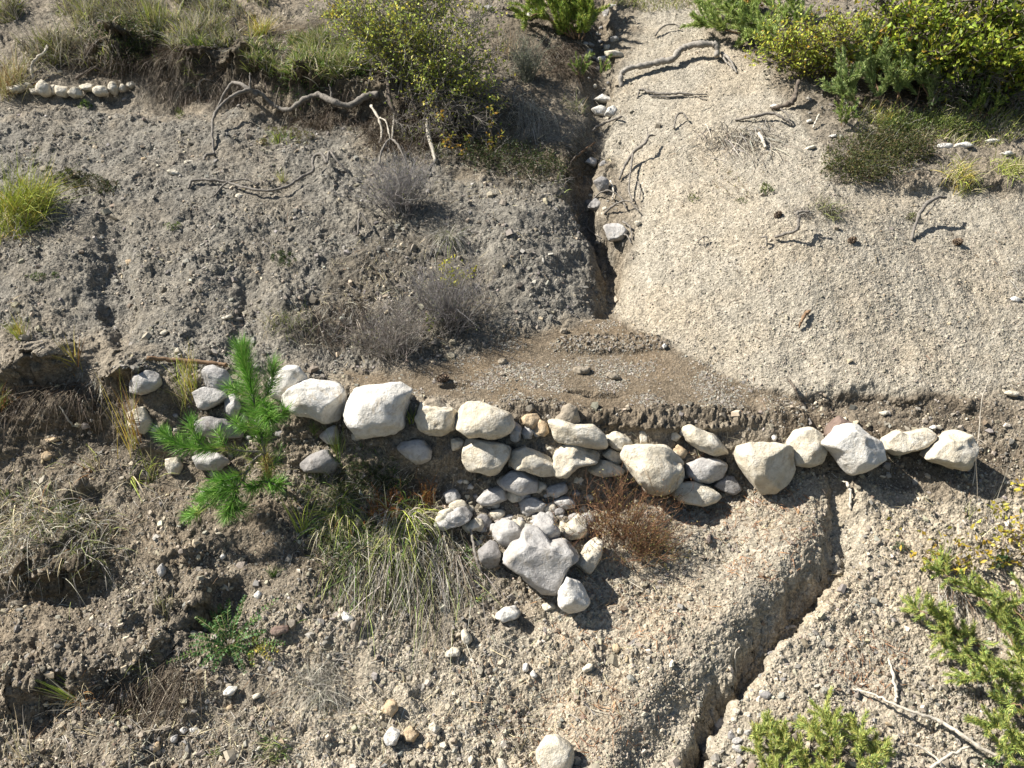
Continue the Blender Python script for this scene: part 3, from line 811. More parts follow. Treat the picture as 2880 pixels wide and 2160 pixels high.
R([(673, 260), (700, 203), (735, 245), (737, 312), (700, 327), (676, 312)], "narrow grey stone wedged upright beside the smooth oval boulder", 'g', W_, out=0.15)
R([(720, 200), (760, 175), (832, 168), (850, 200), (802, 252), (750, 228)], "orange tan flat stone in the upper course", 't', W_, cuts=10, rough=0.03)
R([(742, 262), (770, 235), (805, 270), (790, 307), (748, 307)], "small whitish stone under the orange tan one", 'g', W_, out=0.2)
R([(808, 252), (840, 193), (880, 228), (892, 272), (860, 302), (820, 292)], "tan wedge stone between the orange tan stone and the mud topped boulder", 't', W_, out=0.15, cuts=8)
R([(885, 240), (900, 205), (960, 205), (1040, 232), (1130, 235), (1192, 280), (1212, 352), (1150, 357), (960, 327), (900, 285)], "long cream boulder with a clod of grey mud on its top", 'c', W_, out=0.25, rough=0.035)
rock([(940, 235), (930, 190), (960, 165), (975, 125), (1010, 112), (1050, 135), (1058, 190), (1055, 245), (1000, 235)], "grey lump of dried mud sitting on the long cream boulder", 'm', W_, "mud_clod", "mud clod", None, rough=0.14, out=0.25, cuts=2, seed=5)
rock([(185, 130), (200, 95), (260, 82), (320, 120), (330, 145), (290, 165), (210, 160)], "flat cap of dried mud on the rock right of the largest boulder", 'm', W_, "mud_clod", "mud clod", None, rough=0.12, out=0.55, cuts=2)
R([(388, 380), (400, 335), (440, 318), (530, 325), (660, 350), (652, 410), (610, 480), (582, 517), (500, 492), (445, 485), (420, 450)], "squarish yellowish boulder directly under the smooth oval one", 'c', W_, out=0.25, boxy=0.6, cuts=10, rough=0.035, seed=8)
R([(330, 310), (380, 305), (415, 325), (395, 370), (345, 375)], "small round stone at the upper left corner of the squarish yellowish boulder", 'c', W_)
R([(645, 450), (680, 370), (760, 363), (860, 400), (912, 430), (917, 513), (850, 517), (760, 490), (680, 482)], "cream wedge shaped boulder, second in the lower course", 'c', W_, out=0.25, rough=0.04)
R([(923, 480), (940, 400), (980, 353), (1080, 360), (1172, 400), (1152, 452), (1060, 470), (1000, 522), (940, 517)], "pitted cream boulder in the lower course under the mud topped one", 'c', W_, out=0.2, rough=0.11, cuts=3)
R([(1112, 500), (1180, 428), (1260, 440), (1315, 480), (1302, 512), (1200, 524)], "low cream stone left of the knobbly boulder above the red plant", 'c', W_, out=0.15)
R([(1198, 402), (1240, 368), (1300, 388), (1310, 432), (1250, 442)], "small cream stone in the gap between two lower course boulders", 'c', W_)
R([(1300, 400), (1330, 365), (1450, 357), (1580, 378), (1642, 430), (1652, 520), (1602, 600), (1530, 622), (1460, 602), (1400, 545), (1350, 480)], "large knobbly cream boulder behind the red brown plant", 'c', W_, out=0.28, rough=0.085, cuts=4, seed=4)
R([(1225, 330), (1235, 290), (1280, 270), (1340, 300), (1355, 350), (1280, 384)], "cream stone with leaf litter above the knobbly boulder", 'c', W_, rough=0.09)
R([(1405, 270), (1440, 265), (1448, 330), (1412, 345)], "thin pale stone standing in the leaf litter of the upper course", 'c', W_)
R([(1655, 255), (1700, 238), (1800, 280), (1900, 310), (1897, 382), (1820, 397), (1750, 372), (1680, 325)], "cream boulder above the two stacked slabs", 'c', W_, out=0.2, rough=0.06)
R([(1675, 440), (1720, 430), (1880, 428), (1892, 512), (1800, 557), (1740, 557), (1677, 520)], "greyish rectangular slab, middle of the stack left of the broad boulder", 'g', W_, out=0.2, boxy=0.55, rough=0.06)
R([(1590, 615), (1640, 565), (1760, 558), (1850, 595), (1862, 630), (1820, 670), (1760, 687), (1650, 667)], "rounded cream slab, lowest of the stack left of the broad boulder", 'c', W_, out=0.35, rough=0.04)
R([(1818, 562), (1900, 520), (1972, 530), (1982, 590), (1930, 622), (1850, 592)], "shaded brown grey stone tucked between the slabs and the broad boulder", 'd', W_)
R([(363, 1290), (380, 1225), (420, 1207), (520, 1210), (682, 1238), (695, 1310), (712, 1375), (680, 1452), (580, 1522), (480, 1522), (440, 1440), (380, 1352)], "broad flat faced white boulder at the head of the earth tongue", 'c', T6, out=0.25, boxy=0.6, rough=0.035, cuts=8, seed=2)
R([(688, 1230), (730, 1140), (830, 1118), (890, 1160), (917, 1250), (892, 1330), (820, 1357), (730, 1342)], "round cream boulder right of the broad flat faced one", 'c', T6, out=0.22, rough=0.03, cuts=5)
R([(908, 1215), (1000, 1150), (1050, 1060), (1110, 1075), (1180, 1160), (1312, 1240), (1302, 1292), (1180, 1372), (1080, 1397), (1030, 1342), (985, 1270)], "pointed triangular white boulder, third from the right end of the row", 'w', T6, out=0.3, boxy=0.8, cuts=10, rough=0.025, seed=6)
R([(915, 1195), (950, 1100), (1030, 1028), (1105, 1068), (1060, 1112), (1000, 1152)], "dark reddish brown stone leaning behind the pointed boulder", 'b', T6, out=0.15, cuts=9)
R([(1288, 1195), (1350, 1128), (1440, 1150), (1590, 1118), (1622, 1180), (1560, 1242), (1380, 1282), (1312, 1242)], "flat elongated cream boulder, second from the right end of the row", 'c', T6, out=0.3, rough=0.05)
R([(1548, 1280), (1640, 1210), (1740, 1140), (1850, 1128), (1885, 1220), (1842, 1352), (1800, 1382), (1700, 1352), (1580, 1312)], "rough reddish cream boulder at the right end of the row", 'c', T6, out=0.3, rough=0.08, cuts=8)
LOW = "fallen stones below the stone row"
def R2(o, label, mat, view, **k): return R(o, label, mat, view, LOW, **k)
R2([(598, 555), (680, 500), (760, 478), (830, 520), (842, 600), (720, 622), (650, 592)], "angular light grey rock under the second lower course boulder", 'g', W_, out=0.2, cuts=10, rough=0.03)
R2([(488, 655), (560, 590), (620, 578), (667, 640), (600, 682), (520, 682)], "grey slab below left of the angular light grey rock", 'g', W_)
R2([(298, 620), (360, 590), (402, 630), (380, 682), (320, 672)], "grey stone in grass below the squarish yellowish boulder", 'g', W_)
R2([(868, 602), (900, 580), (980, 558), (1002, 610), (930, 642)], "small pale stone above left of the red brown plant", 'g', W_)
R2([(578, 825), (600, 790), (640, 773), (700, 780), (742, 840), (730, 882), (640, 917), (590, 872)], "round grey rock at the upper left of the big grey boulder", 'g', W_, out=0.35, rough=0.03)
R2([(803, 810), (820, 765), (850, 733), (900, 758), (952, 830), (932, 892), (880, 912), (820, 872)], "egg shaped grey rock standing on top of the big grey boulder", 'g', W_, out=0.45, rough=0.04)
R2([(978, 850), (1010, 770), (1060, 738), (1112, 790), (1092, 862), (1020, 882)], "pale rock between the egg shaped rock and the red brown plant", 'c', W_, out=0.3)
R2([(618, 980), (640, 945), (740, 890), (770, 845), (830, 835), (900, 905), (980, 888), (1052, 920), (1050, 982), (990, 1022), (965, 1112), (930, 1162), (850, 1152), (760, 1082), (680, 1042)], "big grey boulder with a rough face, largest of the fallen stones", 'g', W_, out=0.22, boxy=0.62, cuts=6, rough=0.06, seed=7)
R2([(498, 945), (560, 888), (612, 910), (622, 960), (600, 1032), (540, 1037), (508, 990)], "shaded brown grey rock left of the big grey boulder", 'd', W_, out=0.15)
R2([(1046, 1015), (1100, 920), (1155, 878), (1202, 900), (1192, 960), (1130, 1062), (1080, 1064)], "cream slab leaning on the right side of the big grey boulder", 'c', W_, out=0.15)
R2([(1428, 440), (1460, 415), (1512, 418), (1560, 490), (1602, 572), (1570, 622), (1480, 642), (1420, 592), (1418, 510)], "bright cream rock directly below the big grey boulder", 'w', G2_, out=0.35, rough=0.08)
R2([(1010, 640), (1080, 613), (1147, 650), (1130, 682), (1050, 707), (1005, 685)], "white stone at the right foot of the hanging grass", 'w', G2_)
R2([(1262, 1540), (1275, 1490), (1310, 1477), (1400, 1468), (1490, 1530), (1497, 1610), (1440, 1700), (1340, 1702), (1280, 1610)], "rounded cream boulder at the bottom edge of the picture", 'c', G2_, out=0.35, rough=0.025, cuts=5, boxy=0.65)
R2([(775, 770), (810, 752), (832, 790), (845, 830), (812, 872), (782, 820)], "thin upright cream stone at the foot of the hanging grass", 'c', G2_)
R2([(665, 922), (720, 880), (770, 888), (762, 930), (680, 942)], "flat cream stone below left of the thin upright one", 'c', G2_)
R2([(850, 868), (920, 848), (930, 868), (860, 885)], "narrow pale splinter of stone right of the thin upright one", 'c', G2_)
R2([(1288, 600), (1380, 588), (1387, 620), (1320, 637)], "flat cream stone left of the bright cream rock", 'c', G2_)
R2([(268, 1470), (320, 1398), (382, 1420), (352, 1500), (300, 1502)], "white angular stone near the bottom left of the earth tongue", 'w', G2_, out=0.3, cuts=9)
R2([(403, 1420), (450, 1388), (497, 1440), (470, 1482), (420, 1472)], "ochre stone beside the white angular one", 't', G2_, out=0.3)
R2([(558, 1390), (600, 1363), (642, 1400), (610, 1432)], "pale rounded stone right of the ochre one", 'c', G2_, out=0.2)
R2([(280, 1230), (350, 1215), (365, 1280), (330, 1320), (285, 1290)], "pale yellow stone above the white angular one", 't', G2_, out=0.2)
R2([(1010, 1600), (1040, 1590), (1085, 1660), (1060, 1700), (1030, 1680)], "long pale stone at the bottom left of the rounded cream boulder", 'c', G2_, out=0.3)
R2([(820, 1600), (845, 1580), (870, 1620), (840, 1640)], "small yellowish pebble near the bottom edge", 'c', G2_, out=0.3)
R2([(1755, 870), (1785, 850), (1805, 885), (1785, 915), (1762, 900)], "flat tan pebble on the earth tongue", 't', G2_, out=0.2)
R2([(1560, 1020), (1600, 985), (1632, 985), (1620, 1020), (1575, 1040)], "pale slab chip on the upper earth tongue", 'c', G2_, out=0.1)
R2([(1180, 985), (1205, 975), (1215, 1030), (1175, 1035)], "white fragment in the middle of the gravel fan", 'w', G2_, out=0.2)
R2([(1225, 1050), (1245, 1025), (1270, 1060), (1250, 1080)], "smaller white fragment beside the one on the gravel fan", 'w', G2_, out=0.2)
R2([(247, 790), (300, 740), (400, 700), (472, 740), (400, 790), (290, 822)], "grey cream slab in the rubble left of the fallen stones", 'g', W_, out=0.1, rough=0.08)
R2([(398, 800), (480, 758), (522, 800), (440, 842)], "tan stone in the rubble below the grey cream slab", 'c', W_, out=0.1)
R2([(918, 660), (960, 640), (1010, 640), (1052, 690), (960, 712)], "pale stone under the left edge of the red brown plant", 'g', W_, out=0.2)
R2([(718, 662), (790, 640), (872, 668), (862, 722), (760, 722)], "pale earthy stone above the egg shaped rock", 'g', W_, out=0.1, rough=0.09)
R2([(645, 1265), (700, 1255), (735, 1300), (690, 1330), (650, 1300)], "small lichen grey stone just below the left wall foot", 'g', W_, out=0.1)
R2([(640, 0), (700, -20), (760, 10), (740, 60), (670, 75), (610, 60)], "whitish block of stone beside the top of the hanging grass", 'c', G2_, out=0.25)
GUL = "stones lying in the gully"
def R3(o, label, mat, view, **k): return R(o, label, mat, view, GUL, **k)
R3([(1697, 1460), (1790, 1440), (1852, 1500), (1822, 1552), (1740, 1562)], "angular grey rock in the shaded pool of the gully", 'g', T2, out=0.3, cuts=9)
R3([(1628, 655), (1690, 613), (1752, 640), (1740, 672)], "white stone topmost of the three at the gully bend", 'w', T2, out=0.2)
R3([(1623, 705), (1670, 680), (1717, 710), (1700, 752), (1650, 742)], "white stone lower left of the three at the gully bend", 'w', T2, out=0.3)
R3([(1708, 745), (1730, 700), (1770, 688), (1787, 720), (1760, 757)], "white stone lower right of the three at the gully bend", 'w', T2, out=0.3)
R3([(1576, 1055), (1620, 1018), (1662, 1040), (1642, 1082)], "pale stone half way down the gully", 'g', T2, out=0.2)
R3([(1636, 1175), (1700, 1138), (1732, 1180), (1722, 1242), (1670, 1232)], "brown grey block leaning on the gully side", 'd', T2, out=0.2)
R3([(1597, 1345), (1640, 1288), (1692, 1320), (1680, 1372)], "dark bluish rock in the gully above the angular grey one", 'd', T2, out=0.2)
R3([(1900, 1440), (1925, 1425), (1945, 1450), (1920, 1470)], "small pale stone at the right rim of the gully pool", 'c', T2, out=0.2)
R3([(1700, 335), (1760, 330), (1825, 350), (1820, 372), (1730, 367)], "long pale slab high in the gully", 'c', T2, out=0.2)
R3([(1648, 372), (1740, 365), (1745, 400), (1670, 404)], "pale slab below left of the long one high in the gully", 'w', T2, out=0.2)
R3([(1740, 245), (1790, 235), (1800, 262), (1750, 268)], "grey white stone near the top of the gully", 'g', T2, out=0.2)
R3([(1218, 70), (1240, 45), (1282, 55), (1285, 85), (1240, 102)], "largest white rock of the heap at the top edge", 'w', T2, out=0.2)
R3([(1148, 85), (1180, 70), (1202, 95), (1170, 112)], "small white rock at the left end of the heap at the top edge", 'w', T2, out=0.2)
R3([(1180, 100), (1215, 88), (1235, 120), (1195, 132)], "white rock lowest in the heap at the top edge", 'w', T2, out=0.3)
R3([(908, 55), (960, 35), (992, 62), (945, 78)], "grey stone beside the root at the top edge", 'g', T2, out=0.2)
R3([(1730, 30), (1790, 35), (1785, 55), (1735, 55)], "pale flat stone right of the top edge juniper", 'w', T2, out=0.2)
ROW = "small stones of the row under the upper bank"
def R4(o, label): return rock(o, label, 'c', T1, "limestone_rock", "rock", ROW, out=0.45, rough=0.05)
for k, (o, lb) in enumerate([
    ([(45, 565), (150, 553), (152, 592), (60, 597)], "flat pale slab at the left end of the small upper stone row"),
    ([(148, 548), (190, 533), (212, 560), (180, 577)], "small pale stone, second in the upper row, tilted back"),
    ([(190, 578), (250, 578), (267, 612), (208, 607)], "low grey cream stone in front of the second one of the upper row"),
    ([(235, 540), (280, 525), (325, 560), (332, 612), (280, 622), (240, 592)], "tallest cream block in the left half of the small upper row"),
    ([(325, 558), (357, 548), (367, 602), (335, 612)], "narrow cream stone right of the tallest block in the upper row"),
    ([(363, 560), (430, 558), (447, 600), (420, 627), (370, 617)], "squarish grey cream block in the middle of the upper row"),
    ([(438, 600), (480, 563), (520, 578), (532, 622), (470, 632)], "wedge stone set low in the middle of the upper row"),
    ([(520, 560), (580, 538), (612, 560), (600, 592), (540, 592)], "bright stone lying on top in the middle of the upper row"),
    ([(603, 590), (640, 555), (702, 560), (702, 612), (630, 622)], "broad rounded stone in the right half of the upper row"),
    ([(698, 545), (745, 533), (767, 570), (750, 612), (715, 602)], "upright brownish cream stone in the right half of the upper row"),
    ([(763, 582), (790, 538), (817, 560), (810, 597)], "small triangular stone near the right end of the upper row"),
    ([(813, 550), (860, 528), (882, 550), (850, 572)], "flat bright stone at the right end of the upper row")]):
    o_ = R4(o, lb)
RT = "white stones on the upper right slope"
def R5(o, label, mat='w', view=T3, **k): return R(o, label, mat, view, RT, **k)
R5([(1618, 950), (1690, 928), (1742, 940), (1732, 972), (1640, 972)], "flat white rock right of the dark cushion shrub", out=0.25)
R5([(1748, 942), (1830, 923), (1892, 950), (1800, 967)], "flat white rock beside the yellowish tuft on the right slope", out=0.25)
R5([(1955, 902), (2060, 903), (2055, 925), (1970, 932)], "thin pale slab under the big leafy shrub", out=0.2)
R5([(2058, 990), (2130, 978), (2135, 1003), (2080, 1012)], "pale stone behind the rightmost yellowish tuft", out=0.2)
R5([(563, 692), (590, 673), (622, 690), (602, 707)], "small white stone under the little root on the right slope", out=0.3)
R5([(800, 780), (838, 772), (842, 792), (810, 797)], "small pale stone right of the thin dead stick", out=0.3)
R5([(945, 880), (990, 868), (1000, 885), (960, 892)], "small white stone above left of the dark cushion shrub", out=0.3)
R5([(790, 960), (850, 942), (860, 958), (800, 980)], "cream chip left of the dark cushion shrub", 'c', out=0.2)
R5([(2090, 890), (2110, 870), (2190, 885), (2160, 912), (2120, 905)], "cream stone on the slope near the right edge", 'c', T6, out=0.3)
R5([(2120, 275), (2150, 262), (2190, 280), (2170, 300), (2130, 292)], "white stone high on the slope at the right edge", 'w', T6, out=0.2)
R5([(1265, 1015), (1320, 1002), (1335, 1020), (1300, 1035)], "cream chip on the brown earth above the pointed boulder", 'c', T6, out=0.3)
R5([(570, 1170), (590, 1155), (610, 1175), (595, 1205), (575, 1195)], "little white stone above the broad flat faced boulder", 'w', T6, out=0.3)
R5([(1600, 1110), (1630, 1095), (1652, 1110), (1620, 1125)], "little white stone above the rough reddish boulder", 'w', T6, out=0.3)
LL = "loose pale stones on the left slope"
def R6(o, label, mat='c', view=T4, **k): return R(o, label, mat, view, LL, **k)
R6([(1038, 500), (1070, 478), (1092, 490), (1060, 518)], "pale pebble above the grey rock of the row's left end")
R6([(1435, 400), (1500, 375), (1512, 395), (1455, 415)], "tilted pale slab on the dark shale above the pine")
R6([(815, 30), (850, 20), (862, 45), (830, 65)], "yellowish stone in the dark rill of the left slope", 't')
R6([(45, 740), (75, 738), (82, 770), (50, 772)], "white pebble by the left edge", 'w')
R6([(268, 1290), (300, 1265), (340, 1290), (320, 1325), (280, 1322)], "round tan stone left of the fan of grass blades", 't')
R6([(290, 1190), (370, 1172), (392, 1195), (310, 1212)], "flat tan stone above the round tan stone", 't')
R6([(1655, 110), (1680, 95), (1672, 118), (1660, 125)], "tiny yellow flake on the dark shale", 't')
R6([(1450, 1165), (1490, 1125), (1535, 1140), (1510, 1180), (1460, 1190)], "white angular stone below the vetch plant", 'w', G0)
R6([(1465, 1260), (1500, 1245), (1512, 1275), (1480, 1285)], "small tan stone below the white angular one under the vetch plant", 't', G0)
R6([(1630, 1190), (1680, 1170), (1695, 1190), (1650, 1212)], "flat cream stone right of the white one under the vetch plant", 'c', G0)
R6([(1165, 1410), (1190, 1395), (1218, 1415), (1195, 1435)], "white stone at the bottom left, left one of a pair", 'w', G0)
R6([(1225, 1405), (1260, 1390), (1288, 1412), (1260, 1432)], "white stone at the bottom left, right one of a pair", 'w', G0)
R6([(985, 1500), (1030, 1490), (1035, 1535), (1000, 1555)], "yellowish stone near the bottom left corner slope", 't', G0)
R6([(1110, 1460), (1150, 1440), (1145, 1490), (1115, 1500)], "grey pointed stone right of the yellowish one at bottom left", 'g', G0)
R6([(1645, 540), (1670, 508), (1697, 530), (1680, 570)], "white stone right of the vetch fronds", 'w', G0)
R6([(1440, 600), (1470, 590), (1482, 625), (1455, 640)], "cream stone among the vetch fronds", 'c', G0)
R6([(1020, 370), (1050, 335), (1072, 370), (1068, 415), (1040, 420)], "bluish grey oval stone on the left lower slope", 'g', G0)
R6([(580, 690), (600, 665), (615, 685), (595, 715)], "cream chip on the lit lower left ledge", 'c', G0)
R6([(1420, 295), (1445, 268), (1465, 285), (1445, 308)], "white chip below the small pine tufts", 'w', G0)
R6([(1765, 745), (1860, 740), (1870, 770), (1800, 800), (1755, 790)], "brown slab right of the vetch plant", 'b', G0)
R6([(0, 640), (40, 660), (80, 690), (60, 710), (10, 700)], "white rock in dirt at the left of the bare patch", 'w', G2_)
R6([(370, 470), (395, 455), (410, 470), (385, 482)], "pale chip below the upper stone row", 'c', T1)
R6([(1085, 1108), (1130, 1100), (1180, 1130), (1140, 1140), (1090, 1130)], "broken pale slab on the dark slope", 'c', T1, out=0.2)
R6([(1520, 1270), (1560, 1252), (1590, 1275), (1550, 1292)], "cream flake under the thin grey branch", 'c', T1)
R6([(1185, 1045), (1250, 1035), (1255, 1058), (1200, 1062)], "flat cream flake on the dark slope below the driftwood", 'c', T1)
R6([(915, 1025), (945, 1018), (955, 1045), (925, 1045)], "small yellow flake near the big yellow grass tuft", 't', T1)

rf = rg(404)
def filler(n, regions, label, group, smin, smax, mats, out=-0.05):
    w = np.array([q_[2]*q_[3] for q_ in regions], float)
    for _ in range(n):
        u0, v0, a0, b0 = regions[rf.choice(len(regions), p=w/w.sum())]
        u = u0 + rf.uniform(-1, 1)*a0; v = v0 + rf.uniform(-1, 1)*b0; s = smin + (smax-smin)*rf.uniform()**2
        k = rf.integers(5, 8); th_ = np.sort(rf.uniform(0, 2*np.pi, k)) ; th_ = np.linspace(0, 2*np.pi, k, endpoint=False) + rf.uniform(-.3, .3, k)
        ra = rf.uniform(0.7, 1.1, k)*s/2; asp = rf.uniform(0.55, 0.9)
        rock([(u + np.cos(t_)*q_, v + np.sin(t_)*q_*asp) for t_, q_ in zip(th_, ra)], label, mats[rf.integers(len(mats))], None, "rubble_stone", "stone", group, out=out, rough=0.07, lvl=3)
filler(46, [(1140, 985, 120, 26), (1330, 960, 200, 36), (1480, 1010, 150, 26), (1040, 1010, 60, 20), (1250, 1010, 200, 20)], "small stone wedged in the gaps between the boulders of the row", "filler stones in the stone row", 18, 44, "cgctd")
filler(70, [(1090, 1090, 110, 50), (1180, 1080, 110, 70), (1030, 1060, 60, 40), (1130, 1150, 100, 40)], "small earthy rubble stone in the heap below the middle of the row", "rubble in the heap below the row", 14, 46, "gcgcd")
filler(26, [(520, 930, 120, 60), (760, 970, 100, 30), (400, 900, 100, 50)], "small earthy stone among the rocks at the left end of the row", "rubble at the left end of the row", 14, 34, "gdgc")
filler(34, [(1300, 70, 30, 60), (1290, 140, 26, 50), (1300, 470, 40, 30), (1285, 400, 22, 50)], "small stone jammed in the gully bed", "rubble in the gully bed", 10, 26, "gdc")
filler(40, [(1640, 1500, 60, 60), (1570, 1580, 50, 60), (1700, 1380, 40, 50), (1760, 1300, 30, 40)], "angular grey fragment lying in the lower channel", "fragments in the lower channel", 10, 34, "gdc")
# ================================================================== LOOSE CHIPS, LITTER, ROOTLETS (nobody could count them)
def chips(n, seed, mask, smin, smax, cols, w, name, label, flat=0.45, powr=2.2, trange=0.95, tilt=0.5, ymax=10.5, lift=0.3, aspect=0.7):
    r = rg(seed); m_n = 0; X = []; Y = []
    while m_n < n:
        t = r.uniform(-trange, trange, n*2); y = np.exp(r.uniform(np.log(2.9), np.log(ymax), n*2)); x = t*y
        a = hz(x, y, mask); k = r.uniform(0, 1, n*2) < a
        X.append(x[k]); Y.append(y[k]); m_n += k.sum()
    x = np.concatenate(X)[:n]; y = np.concatenate(Y)[:n]; z = hz(x, y)
    e = 0.03; nx = -(hz(x+e, y)-hz(x-e, y))/(2*e); ny = -(hz(x, y+e)-hz(x, y-e))/(2*e)
    N = unit(np.stack([nx, ny, np.ones(n)], -1) + r.standard_normal((n, 3))*tilt)
    A = unit(np.cross(N, r.standard_normal((n, 3)))); B = np.cross(N, A)
    u = r.uniform(0, 1, n); s = smin*(1-u)**(-1/powr); s = np.minimum(s, smax)
    th = (np.arange(5)*2*np.pi/5)[None] + r.uniform(-0.45, 0.45, (n, 5)); rad = r.uniform(0.55, 1.15, (n, 5)); aspect = r.uniform(0.45, 0.95, n)[:, None]; flat = flat*r.uniform(0.5, 1.3, n)
    c = np.stack([x, y + hz(x, y, YD), z], -1) + N*(s*flat*lift)[:, None]
    ring = (A[:, None]*(np.cos(th)*rad)[..., None] + B[:, None]*(np.sin(th)*rad*aspect)[..., None])*s[:, None, None]*0.5
    top = c[:, None] + ring*0.86 + N[:, None]*(s*flat*0.5)[:, None, None] * r.uniform(0.6, 1.3, (n, 5, 1)); bot = c[:, None] + ring*1.05 - N[:, None]*(s*flat*0.5)[:, None, None]
    co = np.concatenate([top, bot, top.mean(1, keepdims=True) + N[:, None]*(s*flat*0.10)[:, None, None]], 1).reshape(-1, 3)
    i = (np.arange(n)*11)[:, None]; j = np.arange(5)[None]; j2 = (j+1) % 5
    q = np.stack([i+j, i+5+j, i+5+j2, i+j2], -1).reshape(-1, 4)
    t3 = np.stack([i+j, i+j2, np.broadcast_to(i+10, (n, 5))], -1).reshape(-1, 3)
    mb = MB(); mb.add(co, q, t3, np.repeat(pal(r, n, cols, w, 0.18), 11, 0))
    o = mb.build(name, M_chip, None, None, False)
    return tag(o, label, "gravel", kind="stuff")
SH = [(0.27, 0.25, 0.215), (0.21, 0.195, 0.17), (0.34, 0.315, 0.27), (0.42, 0.36, 0.25), (0.26, 0.215, 0.16), (0.50, 0.45, 0.35)]
loose = np.clip(M_shale + 0.35*M_loose, 0, 1)*(1-M_mound)*(1-M_silt)
chips(62000, 1, np.clip(loose*np.clip(0.6+nz1*1.3, 0.1, 1), 0, 1), 0.009, 0.065, SH, [5, 4, 3, 0.8, 2, 0.5], "shale_gravel", "dark grey and tan shale chips strewn over the left slopes", 0.34, 2.7)
tanm = np.clip(M_tan + 0.7*(1-M_shale)*(1-M_mound)*(1-M_silt)*(PV > 820), 0, 1)
chips(60000, 2, np.clip(tanm*np.clip(0.6+nz1*1.3, 0.1, 1), 0, 1), 0.007, 0.05, [(0.34, 0.30, 0.225), (0.42, 0.37, 0.28), (0.27, 0.235, 0.175), (0.52, 0.46, 0.36), (0.38, 0.30, 0.19), (0.22, 0.17, 0.12)], [4, 4, 3, 1.2, 0.8, 1.5], "marl_gravel", "pale tan marl chips strewn over the lower slopes", 0.34, 2.6)
chips(34000, 3, np.clip(M_mound*np.clip(0.7+nz1, 0.2, 1), 0, 1), 0.007, 0.022, [(0.37, 0.325, 0.25), (0.31, 0.275, 0.215), (0.44, 0.39, 0.305), (0.35, 0.28, 0.19)], [4, 3, 2, 0.6], "mound_grit", "fine tan grit covering the smooth mound", 0.5, 3.2, lift=0.15)
siltm = M_silt*np.clip(sstep(0.0, 0.4, nz1) + ridge, 0, 1) + 0.05*M_silt
chips(8000, 4, np.clip(siltm, 0, 1), 0.010, 0.030, [(0.29, 0.265, 0.22), (0.24, 0.22, 0.185), (0.36, 0.33, 0.27), (0.2, 0.165, 0.12)], [4, 3, 1.5, 2], "bench_gravel", "flat grey chips lying on the brown mud bench", 0.20, 3.0, tilt=0.25, lift=0.2)
# bigger clods and flakes
clodm = np.clip((M_loose*(0.3+0.7*M_shale) + M_brown_shade*0.5)*np.clip(0.5+nz1*1.6, 0, 1), 0, 1)
chips(1500, 5, clodm, 0.03, 0.085, [(0.21, 0.185, 0.145), (0.28, 0.245, 0.195), (0.36, 0.31, 0.23), (0.45, 0.38, 0.27)], [4, 4, 2, 1], "soil_clods", "crumbly clods and larger flakes of marl on the slopes", 0.42, 2.6)

def litter(n, seed, mask, L0, L1, cols, w, name, label, width=0.003, ymax=9.5, upz=0.12, droop=0.15, cat="litter", down=0.0, lift=0.006):
    r = rg(seed); X = []; Y = []; c = 0
    while c < n:
        t = r.uniform(-0.95, 0.95, n*2); y = np.exp(r.uniform(np.log(2.9), np.log(ymax), n*2)); k = r.uniform(0, 1, n*2) < hz(t*y, y, mask)
        X.append((t*y)[k]); Y.append(y[k]); c += k.sum()
    x = np.concatenate(X)[:n]; y = np.concatenate(Y)[:n]; b = np.stack([x, y + hz(x, y, YD), hz(x, y)+lift], -1)
    e = 0.04; nn = unit(np.stack([-(hz(x+e, y)-hz(x-e, y))/(2*e), -(hz(x, y+e)-hz(x, y-e))/(2*e), np.ones(n)], -1))
    d = r.standard_normal((n, 3)) + np.array([0, -down, -down]); d = unit(d - (d*nn).sum(1, keepdims=True)*nn) + nn*upz*r.uniform(0, 2.2, n)[:, None]
    mb = MB(); blades(mb, b, d, r.uniform(L0, L1, n), width*r.uniform(0.5, 1.4, n), droop*r.uniform(0, 1.5, n), pal(r, n, cols, w, 0.25), 3, curl=r.standard_normal((n, 3))*0.12, r=r)
    return tag(mb.build(name, M_straw, None), label, cat, kind="stuff")
litm = np.clip(M_turf_shade*0.9 + 0.25*M_loose*np.clip(nz1*2+0.1, 0, 1) + blob([(700, 960, 260, 90, .7), (200, 1050, 220, 120, .7), (1400, 980, 350, 50, .6), (1280, 1180, 160, 150, .6), (430, 1560, 420, 120, .45), (1050, 1500, 300, 130, .4), (1000, 330, 260, 120, .8), (1290, 300, 80, 160, .7), (1650, 1150, 150, 60, .5)])*0.8, 0, 1)*(1-M_mound)*(1-M_silt)
litter(17000, 11, litm, 0.03, 0.14, [GSTRAW, STRAW, GREY, (0.3, 0.2, 0.12), (0.2, 0.15, 0.1)], [4, 3, 3, 1.5, 1.5], "dry_litter", "dry straw, stalks and twig litter lying on the slopes", 0.0032)
redm = blob([(1500, 1090, 200, 60, .7), (1650, 1150, 130, 120, .5), (1880, 1430, 90, 90, .5), (1450, 990, 120, 20, .9), (1350, 1300, 200, 120, .25), (1230, 1560, 180, 90, .3)])
litter(1500, 12, redm, 0.03, 0.08, [(0.32, 0.16, 0.08), (0.42, 0.24, 0.12), (0.24, 0.12, 0.07)], None, "pine_needle_litter", "fallen reddish brown needles and bark on the earth below the row", 0.0035)
litter(700, 14, np.clip(M_mound*0.5, 0, 1), 0.015, 0.07, [(0.12, 0.09, 0.06), (0.3, 0.25, 0.18), (0.2, 0.13, 0.08)], None, "twig_litter", "tiny dark twigs and needles scattered over the mound", 0.004)
